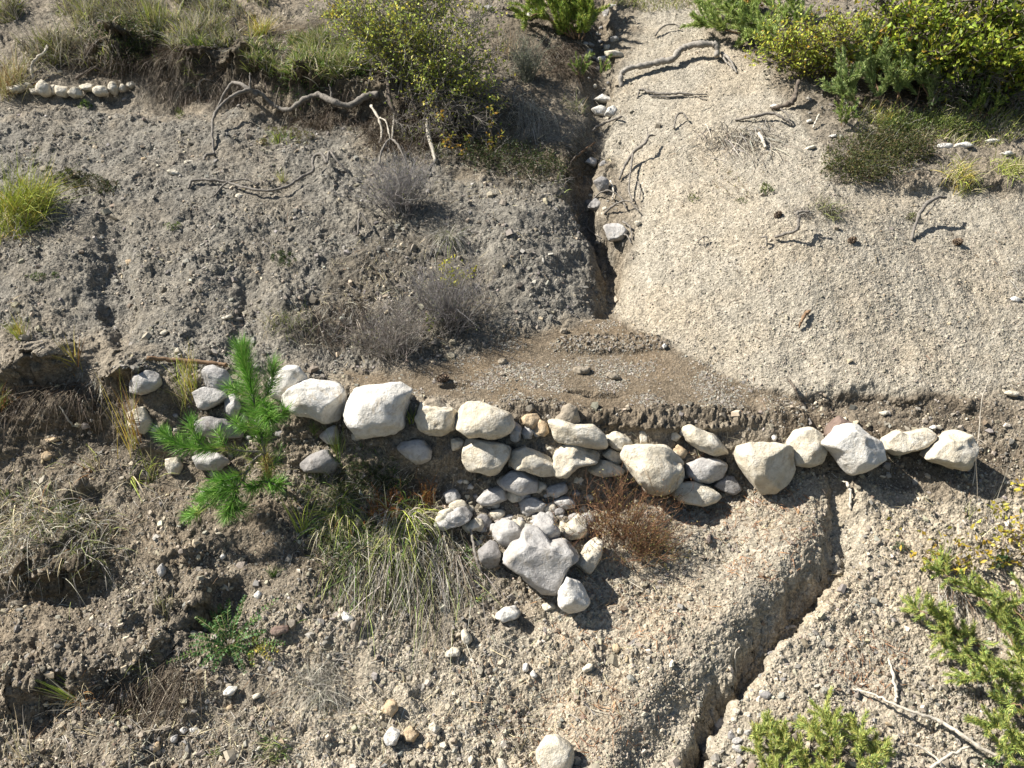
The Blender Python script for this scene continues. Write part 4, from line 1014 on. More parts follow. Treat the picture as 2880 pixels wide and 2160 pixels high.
rootm = blob([(450, 185, 140, 40, 1), (720, 235, 120, 45, 1), (330, 130, 120, 35, .9), (900, 280, 110, 60, .9), (1230, 130, 60, 40, .7), (170, 110, 60, 40, .4), (740, 700, 90, 50, .12), (60, 860, 200, 40, .25), (330, 1480, 120, 50, .2)])
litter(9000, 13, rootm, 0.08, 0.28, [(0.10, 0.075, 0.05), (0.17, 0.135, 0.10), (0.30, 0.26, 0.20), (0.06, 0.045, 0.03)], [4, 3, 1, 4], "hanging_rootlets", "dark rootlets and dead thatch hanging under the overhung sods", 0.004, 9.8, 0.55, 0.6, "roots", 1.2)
# turf and grass of the upper banks
def sward(n, seed, mask, L0, L1, cols, w, name, label, upz=1.2, width=0.006, droop=0.35, spread=0.6, ymax=14):
    r = rg(seed); X = []; Y = []; c = 0
    while c < n:
        t = r.uniform(-0.9, 0.9, n*2); y = np.exp(r.uniform(np.log(2.9), np.log(ymax), n*2)); k = r.uniform(0, 1, n*2) < hz(t*y, y, mask)
        X.append((t*y)[k]); Y.append(y[k]); c += k.sum()
    x = np.concatenate(X)[:n]; y = np.concatenate(Y)[:n]; b = np.stack([x, y + hz(x, y, YD), hz(x, y)-0.01], -1)
    cl = vnoise(x, y, x*0, 0.18, seed)
    d = np.stack([r.standard_normal(n)*spread + cl*0.5, r.standard_normal(n)*spread-0.35, np.full(n, upz)], -1)
    L = r.uniform(L0, L1, n)*(1+0.5*cl)
    col = pal(r, n, cols, w, 0.22)*(1 + 0.25*vnoise(x, y, x*0, 0.35, seed+3))[:, None]
    mb = MB(); blades(mb, b, d, L, width*r.uniform(0.5, 1.3, n), droop*r.uniform(0.2, 1.8, n), np.clip(col, 0.01, 1), 4, curl=r.standard_normal((n, 3))*0.15, r=r)
    return tag(mb.build(name, M_straw, None), label, "grass", kind="stuff")
clump = sstep(-0.25, 0.25, fbm(XX, YY, H*0, 0.30, 2, 71))
sw1 = blob([(560, 115, 110, 45, 1), (680, 130, 110, 60, 1), (600, 80, 160, 40, .7), (740, 80, 80, 60, .6)])*clump
sward(11000, 21, sw1, 0.07, 0.20, [(0.3,0.34,0.08), OLIVE, GREEN, STRAW, GSTRAW], [2, 3, 2, 2, 2], "green_turf", "green and yellow turf on the overhung sod left of the thin leafed shrub", width=0.009)
sw2 = blob([(110, 70, 130, 75, 1), (230, 20, 160, 40, .9), (60, 30, 90, 60, .7), (430, 30, 170, 50, .8), (460, 85, 100, 45, .8), (190, 110, 70, 30, .8)])*clump
sward(13000, 22, sw2, 0.08, 0.28, [GSTRAW, STRAW, OLIVE, YG, GREY, (0.12,0.10,0.06)], [4, 3, 2.5, 1.2, 2, 2.5], "dry_bank_grass", "dry grey and straw coloured grass on the upper left bank", width=0.009)
sw3 = blob([(2070, 270, 180, 30, .7), (1900, 262, 60, 22, .8), (1430, 8, 130, 20, .8), (1560, 40, 70, 30, .3), (2130, 300, 90, 18, .7), (1130, 20, 150, 14, .2)])
sward(4200, 23, sw3, 0.05, 0.16, [YG, OLIVE, STRAW, GSTRAW], [2, 3, 3, 2], "sparse_grass", "sparse yellowish grass under the shrubs of the upper right")
sw4 = blob([(760, 1060, 130, 70, .8), (850, 1180, 170, 110, .8), (800, 1000, 60, 40, .7), (960, 1130, 60, 40, .4), (60, 1120, 120, 60, .5)])*clump
sward(4200, 24, sw4, 0.04, 0.11, [GREEN, DKG, OLIVE, GREY, STRAW], [2, 3, 3, 3, 1.5], "low_herbs", "low dark green and dead herbage between the grass tufts below the row", width=0.005)

# ================================================================== GRASS TUFTS
tuft(40, 462, 170, 620, [YG, (0.24, 0.30, 0.05), GOLD, OLIVE], "big bushy yellow green grass tuft leaning right at the left edge", [5, 3, 1.5, 1], 0.55, (0.42, 0), 0.38, 0.16, 0.006, thatch=260, up=1.1)
tuft(22, 190, 110, 260, [STRAW, (0.42, 0.40, 0.16), RUST], "pale yellow grass tuft at the left end of the small upper stone row", [3, 3, 1], 0.45, (0.2, 0), 0.3, 0.15, 0.006)
tuft(150, 100, 120, 260, [GSTRAW, OLIVE, STRAW], "greyish drooping grass clump above the small upper stone row", None, 0.6, (0.1, 0), 0.6, 0.25, 0.005)
tuft(335, 62, 90, 170, [OLIVE, YG, STRAW], "upright tall grass clump on the top left bank", None, 0.22, (0, 0), 0.12, 0.10, 0.006, up=1.3)
tuft(425, 125, 80, 160, [YG, OLIVE, GREEN], "green grass clump on the face of the upper bank", None, 0.5, (-0.05, 0), 0.5, 0.14, 0.006)
tuft(562, 78, 75, 160, [GOLD, YG, STRAW], "golden grass clump behind the green turf", None, 0.5, (0.1, 0), 0.35, 0.12, 0.006)
tuft(610, 392, 45, 45, [YG, STRAW], "small yellow green tuft right of the driftwood branch", None, 0.4, (-0.1, 0), 0.2, 0.08, 0.004)
tuft(600, 305, 45, 80, [OLIVE, YG, GREEN], "small green tuft on the hump below the driftwood branch", None, 0.6, (0, 0), 0.3, 0.3, 0.005)
tuft(45, 730, 70, 45, [YG, GOLD], "small bright yellow tuft on the left slope below the dark rill", None, 0.25, (-0.1, 0), 0.1, 0.06, 0.005)
tuft(62, 730, 95, 12, [GSTRAW, STRAW], "thin dry stalks beside the small bright yellow tuft", None, 0.12, (0, 0), 0.05, 0.06, 0.003, name="dry_stalks")
tuft(168, 795, 95, 34, [(0.42, 0.36, 0.08), (0.28, 0.26, 0.07), RUST], "stiff yellow brown blades fanning up left of the row", [3, 2, 1], 0.42, (-0.25, 0), 0.05, 0.05, 0.007, jit=0.2)
tuft(215, 810, 40, 160, [GREY, GSTRAW, (0.2, .16, .1)], "grey dead tuft hanging over the dark recess at left", None, 0.6, (0, -0.3), 1.0, 0.5, 0.004, hang=0.8, up=0.4)
tuft(0, 880, 85, 50, [(0.3, 0.32, 0.08), RUST, GREEN], "green and rusty blades at the left edge of the picture", None, 0.45, (0.5, 0), 0.15, 0.08, 0.005)
tuft(293, 968, 210, 46, [GOLD, YG, RUST, STRAW], "tall thin yellow grass in front of the cream rock at the left", None, 0.16, (0.03, 0), 0.06, 0.05, 0.0045, up=1.4, jit=0.3)
tuft(320, 1020, 120, 34, [YG, OLIVE, STRAW], "arching grass under the tip of the left pine branch", None, 0.6, (0.2, 0.2), 0.5, 0.08, 0.0045)
tuft(412, 842, 120, 60, [GOLD, YG, STRAW], "thin golden grass growing between the grey rocks of the row", None, 0.2, (0, 0), 0.08, 0.08, 0.0045, up=1.4)
tuft(395, 870, 75, 24, [OLIVE, STRAW], "few olive blades in front of the grey cream rock", None, 0.4, (-0.2, 0), 0.1, 0.08, 0.004)
tuft(283, 1028, 95, 26, [STRAW, YG, GSTRAW], "splayed pale blades lying across the dark scarp", None, 0.5, (0.35, -0.6), 0.35, 0.04, 0.006, jit=0.2, up=0.7)
tuft(205, 1005, 70, 20, [YG, STRAW, RUST], "few yellow blades on the slope left of the scarp", None, 0.4, (-0.3, 0), 0.2, 0.12, 0.005)
tuft(60, 1140, 150, 560, [GSTRAW, STRAW, OLIVE, GREY, GREEN], "large dry drooping grass clump at the left edge below the recess", [4, 2.5, 1.2, 3, 0.7], 0.75, (0.25, 0), 0.95, 0.30, 0.005, hang=0.35, thatch=300)
tuft(180, 1165, 120, 260, [GSTRAW, GREY, OLIVE], "right hand part of the dry drooping grass, with long bent blades", None, 0.8, (0.35, 0), 0.9, 0.30, 0.0045, hang=0.35)
tuft(735, 1120, 125, 260, [YG, OLIVE, STRAW, GREEN], "arching green and straw tuft below the shaded stone", None, 0.75, (0, 0), 0.9, 0.14, 0.005, hang=0.3, thatch=200)
tuft(885, 1135, 150, 420, [OLIVE, GSTRAW, STRAW, GREEN, YG], "big tuft with bright green crown hanging over the slope, top part", [2, 3, 2, 1.5, 2], 0.6, (0.05, 0), 1.0, 0.16, 0.005, hang=0.5)
tuft(905, 1195, 190, 620, [GSTRAW, GREY, (0.2,0.17,0.11), OLIVE, GREEN], "long grey straw curtain of hanging grass left of the fallen stones", [3, 3, 3, 2.5, 1], 0.45, (0.05, -0.4), 1.25, 0.28, 0.0045, hang=0.95, up=0.5)
tuft(800, 1220, 150, 360, [GREY, (0.2,0.17,0.11), GSTRAW, OLIVE, GREEN], "left end of the hanging dead grass, above the bare patch", None, 0.5, (0, -0.4), 1.1, 0.28, 0.0045, hang=0.9, up=0.5)
tuft(985, 1200, 150, 180, [GREY, GSTRAW, (0.2, 0.15, 0.1)], "sparse hanging stems beside the brown grey rock", None, 0.5, (0.15, -0.4), 1.1, 0.25, 0.004, hang=0.9, up=0.5)
tuft(1028, 1296, 60, 26, [GREEN, YG, (0.2, 0.28, 0.12)], "small fresh green tuft left of the white stone", None, 0.7, (0, 0), 0.9, 0.05, 0.0055)
tuft(1008, 1190, 55, 18, [(0.2, 0.28, 0.12), GREEN], "small curled green tuft beside the shaded rock", None, 0.8, (0.2, 0.2), 0.9, 0.05, 0.005)
tuft(655, 1152, 120, 16, [(0.2, 0.26, 0.06), YG], "few broad green blades right of the lower pine shoots", None, 0.35, (-0.1, 0), 0.1, 0.04, 0.008, jit=0.15, up=1.3)
tuft(728, 990, 90, 40, [GREEN, OLIVE, YG], "thin green rushes right of the shaded bluish stone", None, 0.16, (0, 0), 0.1, 0.08, 0.0045, up=1.4)
tuft(890, 922, 60, 20, [(0.16, 0.24, 0.06), YG], "little green blades in the gap right of the largest boulder", None, 0.35, (0, 0), 0.2, 0.05, 0.005, up=1.3)
tuft(590, 1245, 35, 90, [DKG, GREEN], "dark green pine seedling no bigger than a hand", None, 0.7, (0, 0.2), 0.0, 0.08, 0.003, name="pine_seedling", cat="seedling", group="pine seedlings")
tuft(678, 928, 26, 50, [GREEN, (0.2, 0.26, 0.06)], "tiny green seedling under the second large boulder", None, 0.7, (0, 0.2), 0.0, 0.08, 0.003, name="pine_seedling", cat="seedling", group="pine seedlings")
tuft(690, 1478, 110, 900, [GSTRAW, (0.5, 0.47, 0.38), GREY], "pale wiry grass mop on the lower slope", [3, 3, 2], 0.85, (0.05, 0), 0.85, 0.20, 0.0028, hang=0.25)
tuft(165, 1508, 120, 26, [YG, (0.22, 0.26, 0.05), STRAW], "stiff green yellow blades pointing left above the dark pit", None, 0.4, (-1.1, 0.2), 0.1, 0.05, 0.007, jit=0.25)
tuft(180, 1500, 70, 120, [RUST, STRAW, GSTRAW], "rusty dry tuft at the root of the green yellow blades", None, 0.8, (0, 0), 0.5, 0.25, 0.004)
tuft(320, 1442, 60, 130, [GREY, STRAW, OLIVE], "dry little tuft on the rim of the dark pit", None, 0.8, (0, 0), 0.8, 0.2, 0.004)
tuft(262, 1540, 80, 12, [OLIVE, STRAW], "few bent blades inside the dark pit", None, 0.6, (0.3, 0), 0.9, 0.08, 0.006)
tuft(352, 1320, 80, 40, [STRAW, OLIVE, GSTRAW], "thin straw blades on the crest above the pit", None, 0.35, (0, 0), 0.2, 0.12, 0.0035, up=1.3)
tuft(593, 1612, 60, 150, [GREEN, OLIVE, STRAW], "small green tuft near the bottom edge, left of centre", None, 0.8, (0, 0), 0.6, 0.15, 0.0035)
tuft(468, 1628, 30, 50, [OLIVE, YG, GREEN], "tiny green tuft at the bottom edge", None, 0.6, (0, 0), 0.2, 0.12, 0.004)
tuft(45, 1640, 140, 26, [GSTRAW, STRAW], "long dry straws in the bottom left corner", None, 0.3, (0.1, 0), 0.2, 0.2, 0.006, jit=0.3, up=1.2)
tuft(770, 1560, 70, 40, [GSTRAW, OLIVE], "wispy dry tuft at the bottom, right of the pale mop", None, 0.7, (0, 0), 0.4, 0.4, 0.003)
tuft(968, 512, 95, 420, [GREY, GSTRAW, (0.5, 0.48, 0.42), OLIVE], "silvery wiry tuft hanging on the grey hump", [3, 3, 2, 1], 0.75, (0.05, 0), 1.0, 0.12, 0.0035, hang=0.4)
tuft(1140, 240, 95, 460, [GSTRAW, (0.5, 0.47, 0.4), GREY], "pale silvery tuft hanging beside the thin leafed shrub", None, 0.6, (0.05, -0.2), 1.0, 0.16, 0.0045, hang=0.6)
tuft(1080, 320, 60, 200, [GREY, GSTRAW], "grey tuft under the dark base of the thin leafed shrub", None, 0.8, (0, 0), 0.8, 0.3, 0.004, hang=0.4)
tuft(950, 340, 60, 120, [GSTRAW, GREY, OLIVE], "dead tuft beside the bleached root", None, 0.7, (-0.1, 0), 0.8, 0.2, 0.0045)
tuft(885, 300, 45, 40, [OLIVE, YG, GREEN], "small green tuft between the bleached roots", None, 0.7, (0, 0), 0.8, 0.12, 0.005)
tuft(1100, 110, 60, 90, [STRAW, GSTRAW, (.45, .33, .2)], "upright straw grass behind the grey green bush", None, 0.25, (0, 0), 0.1, 0.3, 0.005, up=1.3)
tuft(1245, 232, 50, 130, [GSTRAW, GREY, STRAW, OLIVE], "dry tuft left of the three white gully stones", None, 0.7, (0, 0), 0.8, 0.25, 0.005)
tuft(1592, 298, 85, 700, [GREY, (0.2, 0.17, 0.13), GSTRAW], "flat dead root mat lying on the mound", [3, 3, 1.5], 1.0, (0, -0.4), 0.8, 0.45, 0.006, name="dead_root_mat", cat="dead grass", group="dead tussocks on the mound", hang=0.6, up=0.5)
tuft(1733, 458, 46, 200, [GREY, (0.2, 0.17, 0.13)], "small dead grey tussock on the mound, left one of two", None, 0.7, (0, 0), 0.9, 0.2, 0.004, name="dead_tussock", cat="dead grass", group="dead tussocks on the mound", hang=0.3)
tuft(1790, 458, 60, 300, [GREY, (0.16, 0.13, 0.1), OLIVE], "small dark tussock on the mound, right one of two", None, 0.7, (0, 0), 0.7, 0.25, 0.004, name="dead_tussock", cat="dead grass", group="dead tussocks on the mound", hang=0.2)
tuft(1530, 282, 14, 40, [GREY, (0.16, 0.13, 0.1)], "tiny dark tussock above the root mat", None, 0.8, (0, 0), 0.6, 0.4, 0.004, name="dead_tussock", cat="dead grass", group="dead tussocks on the mound")
tuft(2078, 385, 75, 300, [YG, STRAW, GOLD, OLIVE], "yellowish tuft below the flat white rocks at the right", [3, 3, 2, 2], 0.55, (0, -0.1), 0.6, 0.22, 0.005, hang=0.3)
tuft(2185, 372, 70, 300, [OLIVE, YG, STRAW], "rightmost yellowish tuft on the upper slope", [3, 3, 2], 0.6, (0, -0.1), 0.7, 0.25, 0.005, hang=0.3)
tuft(1900, 258, 50, 120, [GOLD, STRAW, YG], "golden dry grass above the dark cushion shrub", None, 0.5, (0, 0), 0.3, 0.4, 0.005)
tuft(2205, 590, 60, 200, [GREY, (0.5, 0.47, 0.4)], "grey fibrous tuft cut by the right edge", None, 0.7, (-0.1, 0), 1.0, 0.25, 0.004, hang=0.4)
tuft(640, 705, 90, 110, [GSTRAW, GREY, OLIVE], "dry grass with thin stalks on the dark shale above the pine", None, 0.4, (0, 0), 0.5, 0.22, 0.0035)
tuft(590, 700, 70, 60, [STRAW, OLIVE, GSTRAW], "wispy yellowish tuft on the dark shale, left of the dry grass", None, 0.4, (0, 0), 0.4, 0.2, 0.0035)
tuft(775, 660, 60, 90, [GREY, (0.32, 0.28, 0.22), GSTRAW], "dead grey tuft under the lip of the hump", None, 0.5, (0, -0.3), 1.0, 0.3, 0.004, hang=0.7, up=0.5)
tuft(1215, 410, 60, 140, [GREY, (0.2, 0.15, 0.1), OLIVE], "dark dry tuft on the left shoulder of the gully", None, 0.8, (0, 0), 0.7, 0.4, 0.004)
tuft(2038, 1228, 85, 34, [(0.24, 0.30, 0.08), YG, GSTRAW], "small green shoot among yellow leaves at the right", None, 0.3, (0, 0), 0.15, 0.05, 0.007, up=1.3)
tuft(2060, 1262, 80, 200, [GREY, (0.45, 0.42, 0.36), (0.3, 0.2, 0.13)], "grey straw mat under the yellow leaved sprig", None, 0.8, (0.5, -0.3), 0.8, 0.25, 0.0045, hang=0.5, up=0.4)
tuft(2185, 1290, 90, 260, [(0.28, 0.2, 0.16), (0.42, 0.34, 0.3), (0.14, 0.1, 0.08)], "reddish brown dead tuft at the right edge above the juniper", None, 0.4, (0, -0.4), 1.1, 0.3, 0.005, hang=0.8, up=0.4)
tuft(2110, 1180, 320, 7, [GSTRAW, (0.5, 0.44, 0.34)], "tall thin bleached stalks right of the stone row", None, 0.07, (0, 0), 0.02, 0.02, 0.004, up=1.6, jit=0.2, name="dry_stalks")
tuft(2098, 1120, 60, 10, [YG, OLIVE], "few thin green blades at the foot of the bleached stalks", None, 0.15, (0, 0), 0.1, 0.1, 0.003, up=1.4)
tuft(1075, 745, 0.1 + 60, 3, [GSTRAW], "single pale stalk beside the dark shrub at the bench edge", None, 0.1, (0, 0), 0.0, 0.02, 0.003, up=1.4, name="dry_stalks")
tuft(130, 148, 120, 3, [GSTRAW], "long bare stalk above the small upper stone row", None, 0.03, (0.18, 0), 0.02, 0.01, 0.006, up=1.4, name="dry_stalks", jit=0.05)
tuft(510, 190, 70, 4, [GSTRAW], "pale upright stalks on the eroded bank edge", None, 0.06, (0.02, 0), 0.02, 0.03, 0.005, up=1.4, name="dry_stalks")

# ================================================================== SHRUBS
# grey dry subshrubs on the hump
twig_bush(862, 455, 150, 125, "round grey leafless dwarf shrub on top of the hump", 95, [(0.34, 0.32, 0.31), (0.26, 0.24, 0.23), (0.44, 0.41, 0.38)], [OLIVE, YG, (0.2, 0.22, 0.1)], 260, "dwarf_shrub", "shrub", "grey dwarf shrubs", split=4, r0=0.003)
twig_bush(850, 765, 190, 125, "low grey leafless dwarf shrub at the edge of the mud bench", 105, [(0.34, 0.31, 0.28), (0.24, 0.21, 0.18), (0.44, 0.40, 0.35)], [OLIVE, (0.3, 0.28, 0.12)], 160, "dwarf_shrub", "shrub", "grey dwarf shrubs", split=4, r0=0.0026)
twig_bush(965, 705, 150, 165, "taller grey dwarf shrub right of the low one at the bench edge", 95, [(0.32, 0.30, 0.29), (0.22, 0.2, 0.18), (0.42, 0.39, 0.36)], [OLIVE, (0.25, 0.27, 0.12)], 260, "dwarf_shrub", "shrub", "grey dwarf shrubs", split=4, r0=0.0026)
twig_bush(1137, 172, 80, 85, "small grey green broom like bush above the silvery tuft", 70, [(0.27, 0.28, 0.22), (0.34, 0.34, 0.26)], [(0.24, 0.27, 0.17), (0.3, 0.32, 0.2)], 420, "dwarf_shrub", "shrub", "grey dwarf shrubs", split=3, r0=0.004, leafL=0.02, upw=1.6)
# red brown plant over the fallen stones
twig_bush(1350, 1165, 290, 150, "red brown wiry dry plant spreading over the fallen stones", 80, [(0.22, 0.11, 0.06), (0.15, 0.085, 0.05), (0.30, 0.17, 0.09)], [(0.34, 0.19, 0.07), (0.44, 0.35, 0.14), (0.34, 0.31, 0.12), (0.22, 0.12, 0.06)], 1300, "dry_herb", "plant", "dry reddish plants", split=4, r0=0.0022, leafL=0.013)
twig_bush(1400, 1195, 150, 75, "yellow green lower fringe of the red brown plant", 40, [(0.22, 0.14, 0.07)], [(0.36, 0.34, 0.12), (0.28, 0.29, 0.10), (0.45, 0.40, 0.18)], 800, "dry_herb", "plant", "dry reddish plants", split=3, leafL=0.012)
twig_bush(830, 1110, 110, 60, "small rusty red herb above the hanging grass", 24, [(0.34, 0.14, 0.05)], [(0.42, 0.16, 0.04), (0.36, 0.2, 0.06)], 260, "dry_herb", "plant", "dry reddish plants", split=3, leafL=0.010, lean=(0.3, 0))
twig_bush(925, 1085, 80, 70, "second rusty herb under the squarish yellowish boulder", 16, [(0.34, 0.16, 0.06)], [(0.40, 0.18, 0.05), (0.36, 0.3, 0.08)], 160, "dry_herb", "plant", "dry reddish plants", split=3, leafL=0.010)

# cushions
mat_plant([(1880, 345, 105, 48), (1850, 370, 80, 35), (1960, 330, 60, 40), (1900, 310, 90, 25)], "dark olive cushion shrub on the right slope, edge of an old terrace", 9000, [(0.10, 0.12, 0.04), (0.15, 0.15, 0.05), (0.06, 0.075, 0.03), (0.22, 0.16, 0.08)], [4, 3, 3, 1.2], 0.020, 0.16, "cushion_shrub", twigs=500, hangb=0.3)
mat_plant([(1990, 268, 90, 24), (2060, 285, 80, 18), (1940, 272, 50, 18)], "low green mat between the juniper and the flat white rocks", 4200, [(0.13, 0.19, 0.05), (0.22, 0.25, 0.07), (0.08, 0.11, 0.03)], None, 0.02, 0.12, "cushion_shrub")
mat_plant([(255, 95, 60, 38), (320, 80, 50, 30), (280, 130, 70, 28)], "dark green heathy cushion on the face of the top left bank", 5200, [(0.05, 0.075, 0.022), (0.10, 0.13, 0.035), (0.14, 0.11, 0.06)], [4, 3, 2], 0.022, 0.18, "cushion_shrub", hangb=0.5)
mat_plant([(690, 160, 85, 30), (755, 150, 60, 35), (640, 185, 60, 20)], "deep green creeping shrub on the sod left of the thin leafed shrub", 5200, [(0.07, 0.12, 0.035), (0.12, 0.19, 0.05), (0.04, 0.06, 0.02)], [4, 3, 2], 0.022, 0.15, "cushion_shrub", hangb=0.3)
mat_plant([(190, 400, 50, 26), (150, 385, 30, 20), (235, 410, 30, 18)], "small dark creeping shrub right of the big yellow grass tuft", 1800, [(0.06, 0.09, 0.025), (0.12, 0.10, 0.05), (0.04, 0.04, 0.02)], None, 0.018, 0.09, "cushion_shrub", hangb=0.3)
mat_plant([(1100, 345, 95, 38), (1180, 370, 60, 30), (1040, 330, 50, 30)], "dark green creeping shrub in the shade left of the gully", 4500, [(0.05, 0.075, 0.025), (0.09, 0.12, 0.035), (0.10, 0.08, 0.05)], [4, 2, 3], 0.020, 0.14, "cushion_shrub", hangb=0.3)
mat_plant([(780, 1025, 60, 38), (745, 1055, 40, 30), (830, 1040, 35, 30)], "dark green heath cushion below the largest boulder", 3000, [(0.055, 0.085, 0.03), (0.10, 0.13, 0.045), (0.12, 0.11, 0.07)], [4, 3, 2], 0.013, 0.08, "cushion_shrub")
mat_plant([(610, 290, 45, 18), (655, 300, 30, 16), (575, 310, 25, 12)], "patchy green mat on the hump below the driftwood branch", 1200, [(0.14, 0.17, 0.05), (0.20, 0.20, 0.07), (0.2, 0.14, 0.08)], None, 0.014, 0.06, "cushion_shrub")
mat_plant([(612, 562, 28, 22)], "small dark green cushion in a hollow of the shale", 700, [(0.05, 0.08, 0.03), (0.09, 0.12, 0.04)], None, 0.013, 0.06, "cushion_shrub", twigs=60)
mat_plant([(187, 230, 18, 8)], "tiny bright green cushion below the small upper stone row", 260, [(0.12, 0.2, 0.04), (0.18, 0.26, 0.06)], None, 0.014, 0.05, "cushion_shrub", twigs=10)
mat_plant([(390, 245, 15, 14)], "tiny yellow green cushion right of a brown clod", 260, [(0.2, 0.24, 0.06), (0.14, 0.18, 0.05)], None, 0.014, 0.05, "cushion_shrub", twigs=10)
mat_plant([(85, 600, 34, 12), (120, 595, 14, 8)], "little green patch on the dark slope at the left", 300, [(0.09, 0.13, 0.04), (0.14, 0.19, 0.06)], None, 0.013, 0.04, "cushion_shrub", twigs=20)
mat_plant([(375, 490, 22, 10)], "little green patch in the middle of the dark slope", 200, [(0.12, 0.17, 0.05), (0.2, 0.24, 0.08)], None, 0.013, 0.04, "cushion_shrub", twigs=20)
mat_plant([(1970, 472, 22, 9)], "little green patch left of the hooked dead twig", 200, [(0.18, 0.19, 0.07), (0.12, 0.14, 0.05)], None, 0.014, 0.04, "cushion_shrub", twigs=30)
mat_plant([(215, 1235, 26, 22), (205, 1215, 14, 14)], "small dark leafy herb beside the large dry clump", 420, [(0.06, 0.10, 0.03), (0.10, 0.14, 0.04)], None, 0.015, 0.07, "leafy_herb", "plant", "small leafy herbs", twigs=30)
mat_plant([(1945, 1183, 26, 10)], "small blue green herb on the pale lower right slope", 180, [(0.12, 0.17, 0.08), (0.18, 0.22, 0.12)], None, 0.012, 0.04, "leafy_herb", "plant", "small leafy herbs", twigs=30)
mat_plant([(1655, 415, 18, 14)], "small herb with grey green leaves on the mound", 60, [(0.16, 0.2, 0.08), (0.24, 0.26, 0.12)], None, 0.035, 0.06, "leafy_herb", "plant", "small leafy herbs", twigs=10, narrow=0.35)
mat_plant([(1497, 428, 12, 10)], "tiny pale herb on the mound, left of the grey green one", 60, [(0.26, 0.28, 0.12)], None, 0.018, 0.04, "leafy_herb", "plant", "small leafy herbs", twigs=8)
mat_plant([(1600, 436, 14, 8)], "tiny green herb on the mound, between the other two", 60, [(0.14, 0.17, 0.07)], None, 0.016, 0.03, "leafy_herb", "plant", "small leafy herbs", twigs=8)
mat_plant([(2160, 1215, 30, 14)], "green ferny herb on the right under the yellow leaves", 220, [(0.08, 0.15, 0.06), (0.12, 0.2, 0.08)], None, 0.018, 0.06, "leafy_herb", "plant", "small leafy herbs", twigs=10)
mat_plant([(2150, 1648, 50, 14)], "green herb at the bottom right among pale twigs", 260, [(0.08, 0.15, 0.06), (0.14, 0.22, 0.09)], None, 0.014, 0.05, "leafy_herb", "plant", "small leafy herbs", twigs=20)

# junipers
JN = [(0.27, 0.37, 0.09), (0.40, 0.47, 0.11), (0.54, 0.58, 0.18), (0.52, 0.44, 0.14), (0.18, 0.28, 0.11)]
JD = [(0.2, 0.3, 0.07), (0.3, 0.4, 0.09), (0.12, 0.18, 0.05), (0.40, 0.45, 0.12)]
def tp(view, pts): return [view(x, y) for x, y in pts]
juniper([(tp(T9, [(2250, 1150), (2050, 900), (1850, 640), (1700, 500), (1610, 400)]), [.03, .14, .16, .12, .08]),
         (tp(T9, [(2300, 1000), (2150, 850), (2000, 700), (1930, 600)]), [.05, .18, .2, .15]),
         (tp(T9, [(2350, 800), (2200, 760), (2100, 640)]), [.05, .2, .2]),
         (tp(T9, [(1900, 900), (1750, 850), (1600, 760), (1520, 720), (1440, 665)]), [.05, .12, .14, .12, .08]),
         (tp(T9, [(1760, 860), (1650, 840), (1560, 860)]), [.08, .12, .1]),
         (tp(T9, [(2300, 1250), (2100, 1200), (1900, 1100), (1760, 1000), (1650, 920)]), [.04, .16, .18, .14, .1]),
         (tp(T9, [(2350, 1100), (2200, 1000), (2050, 880)]), [.05, .22, .2]),
         (tp(T9, [(2350, 1350), (2150, 1220), (1960, 1140), (1800, 1120)]), [.05, .2, .18, .1])],
        "feathery light green juniper growing in from the right edge", JN, [3, 4, 3, 1.5, 2], 0.016, 0.10, 0.030, 0.0036, 1500, stemr=0.006)
juniper([(tp(T9, [(2400, 1750), (2200, 1600), (2050, 1500), (1900, 1420)]), [.04, .16, .16, .1]),
         (tp(T9, [(2400, 1500), (2200, 1420), (2080, 1350), (2000, 1290)]), [.04, .18, .18, .12]),
         (tp(T9, [(2350, 1850), (2150, 1650), (2000, 1560)]), [.04, .16, .12]),
         (tp(T9, [(2400, 1600), (2250, 1520), (2150, 1380), (2100, 1250)]), [.05, .22, .22, .2]),
         (tp(T9, [(2450, 1400), (2300, 1300), (2200, 1180)]), [.05, .22, .2])],
        "juniper branches filling the bottom right corner", JN, [3, 4, 3, 1.5, 2], 0.016, 0.10, 0.030, 0.0036, 1500, stemr=0.006)
juniper([(tp(T9, [(1000, 2100), (950, 1800), (920, 1550), (890, 1320)]), [.04, .14, .14, .1]),
         (tp(T9, [(1000, 2050), (1080, 1750), (1100, 1600), (1060, 1450)]), [.04, .14, .16, .12]),
         (tp(T9, [(980, 2000), (880, 1700), (800, 1520), (770, 1430)]), [.04, .14, .16, .1]),
         (tp(T9, [(1050, 2050), (1180, 1750), (1200, 1560)]), [.04, .14, .12]),
         (tp(T9, [(900, 2050), (760, 1720), (690, 1560)]), [.04, .12, .1])],
        "bright yellow green juniper tips at the bottom edge, right clump", JN, [2, 4, 4, 2, 1], 0.016, 0.085, 0.030, 0.0036, 1600)
juniper([(tp(T9, [(600, 2050), (560, 1750), (530, 1560), (500, 1420)]), [.04, .14, .14, .1]),
         (tp(T9, [(600, 2050), (610, 1780), (600, 1550), (590, 1450)]), [.04, .12, .12, .1]),
         (tp(T9, [(600, 2050), (500, 1750), (450, 1600), (440, 1480)]), [.04, .12, .14, .1])],
        "bright yellow green juniper tips at the bottom edge, left clump", JN, [2, 4, 4, 2, 1], 0.016, 0.075, 0.030, 0.0036, 1600)
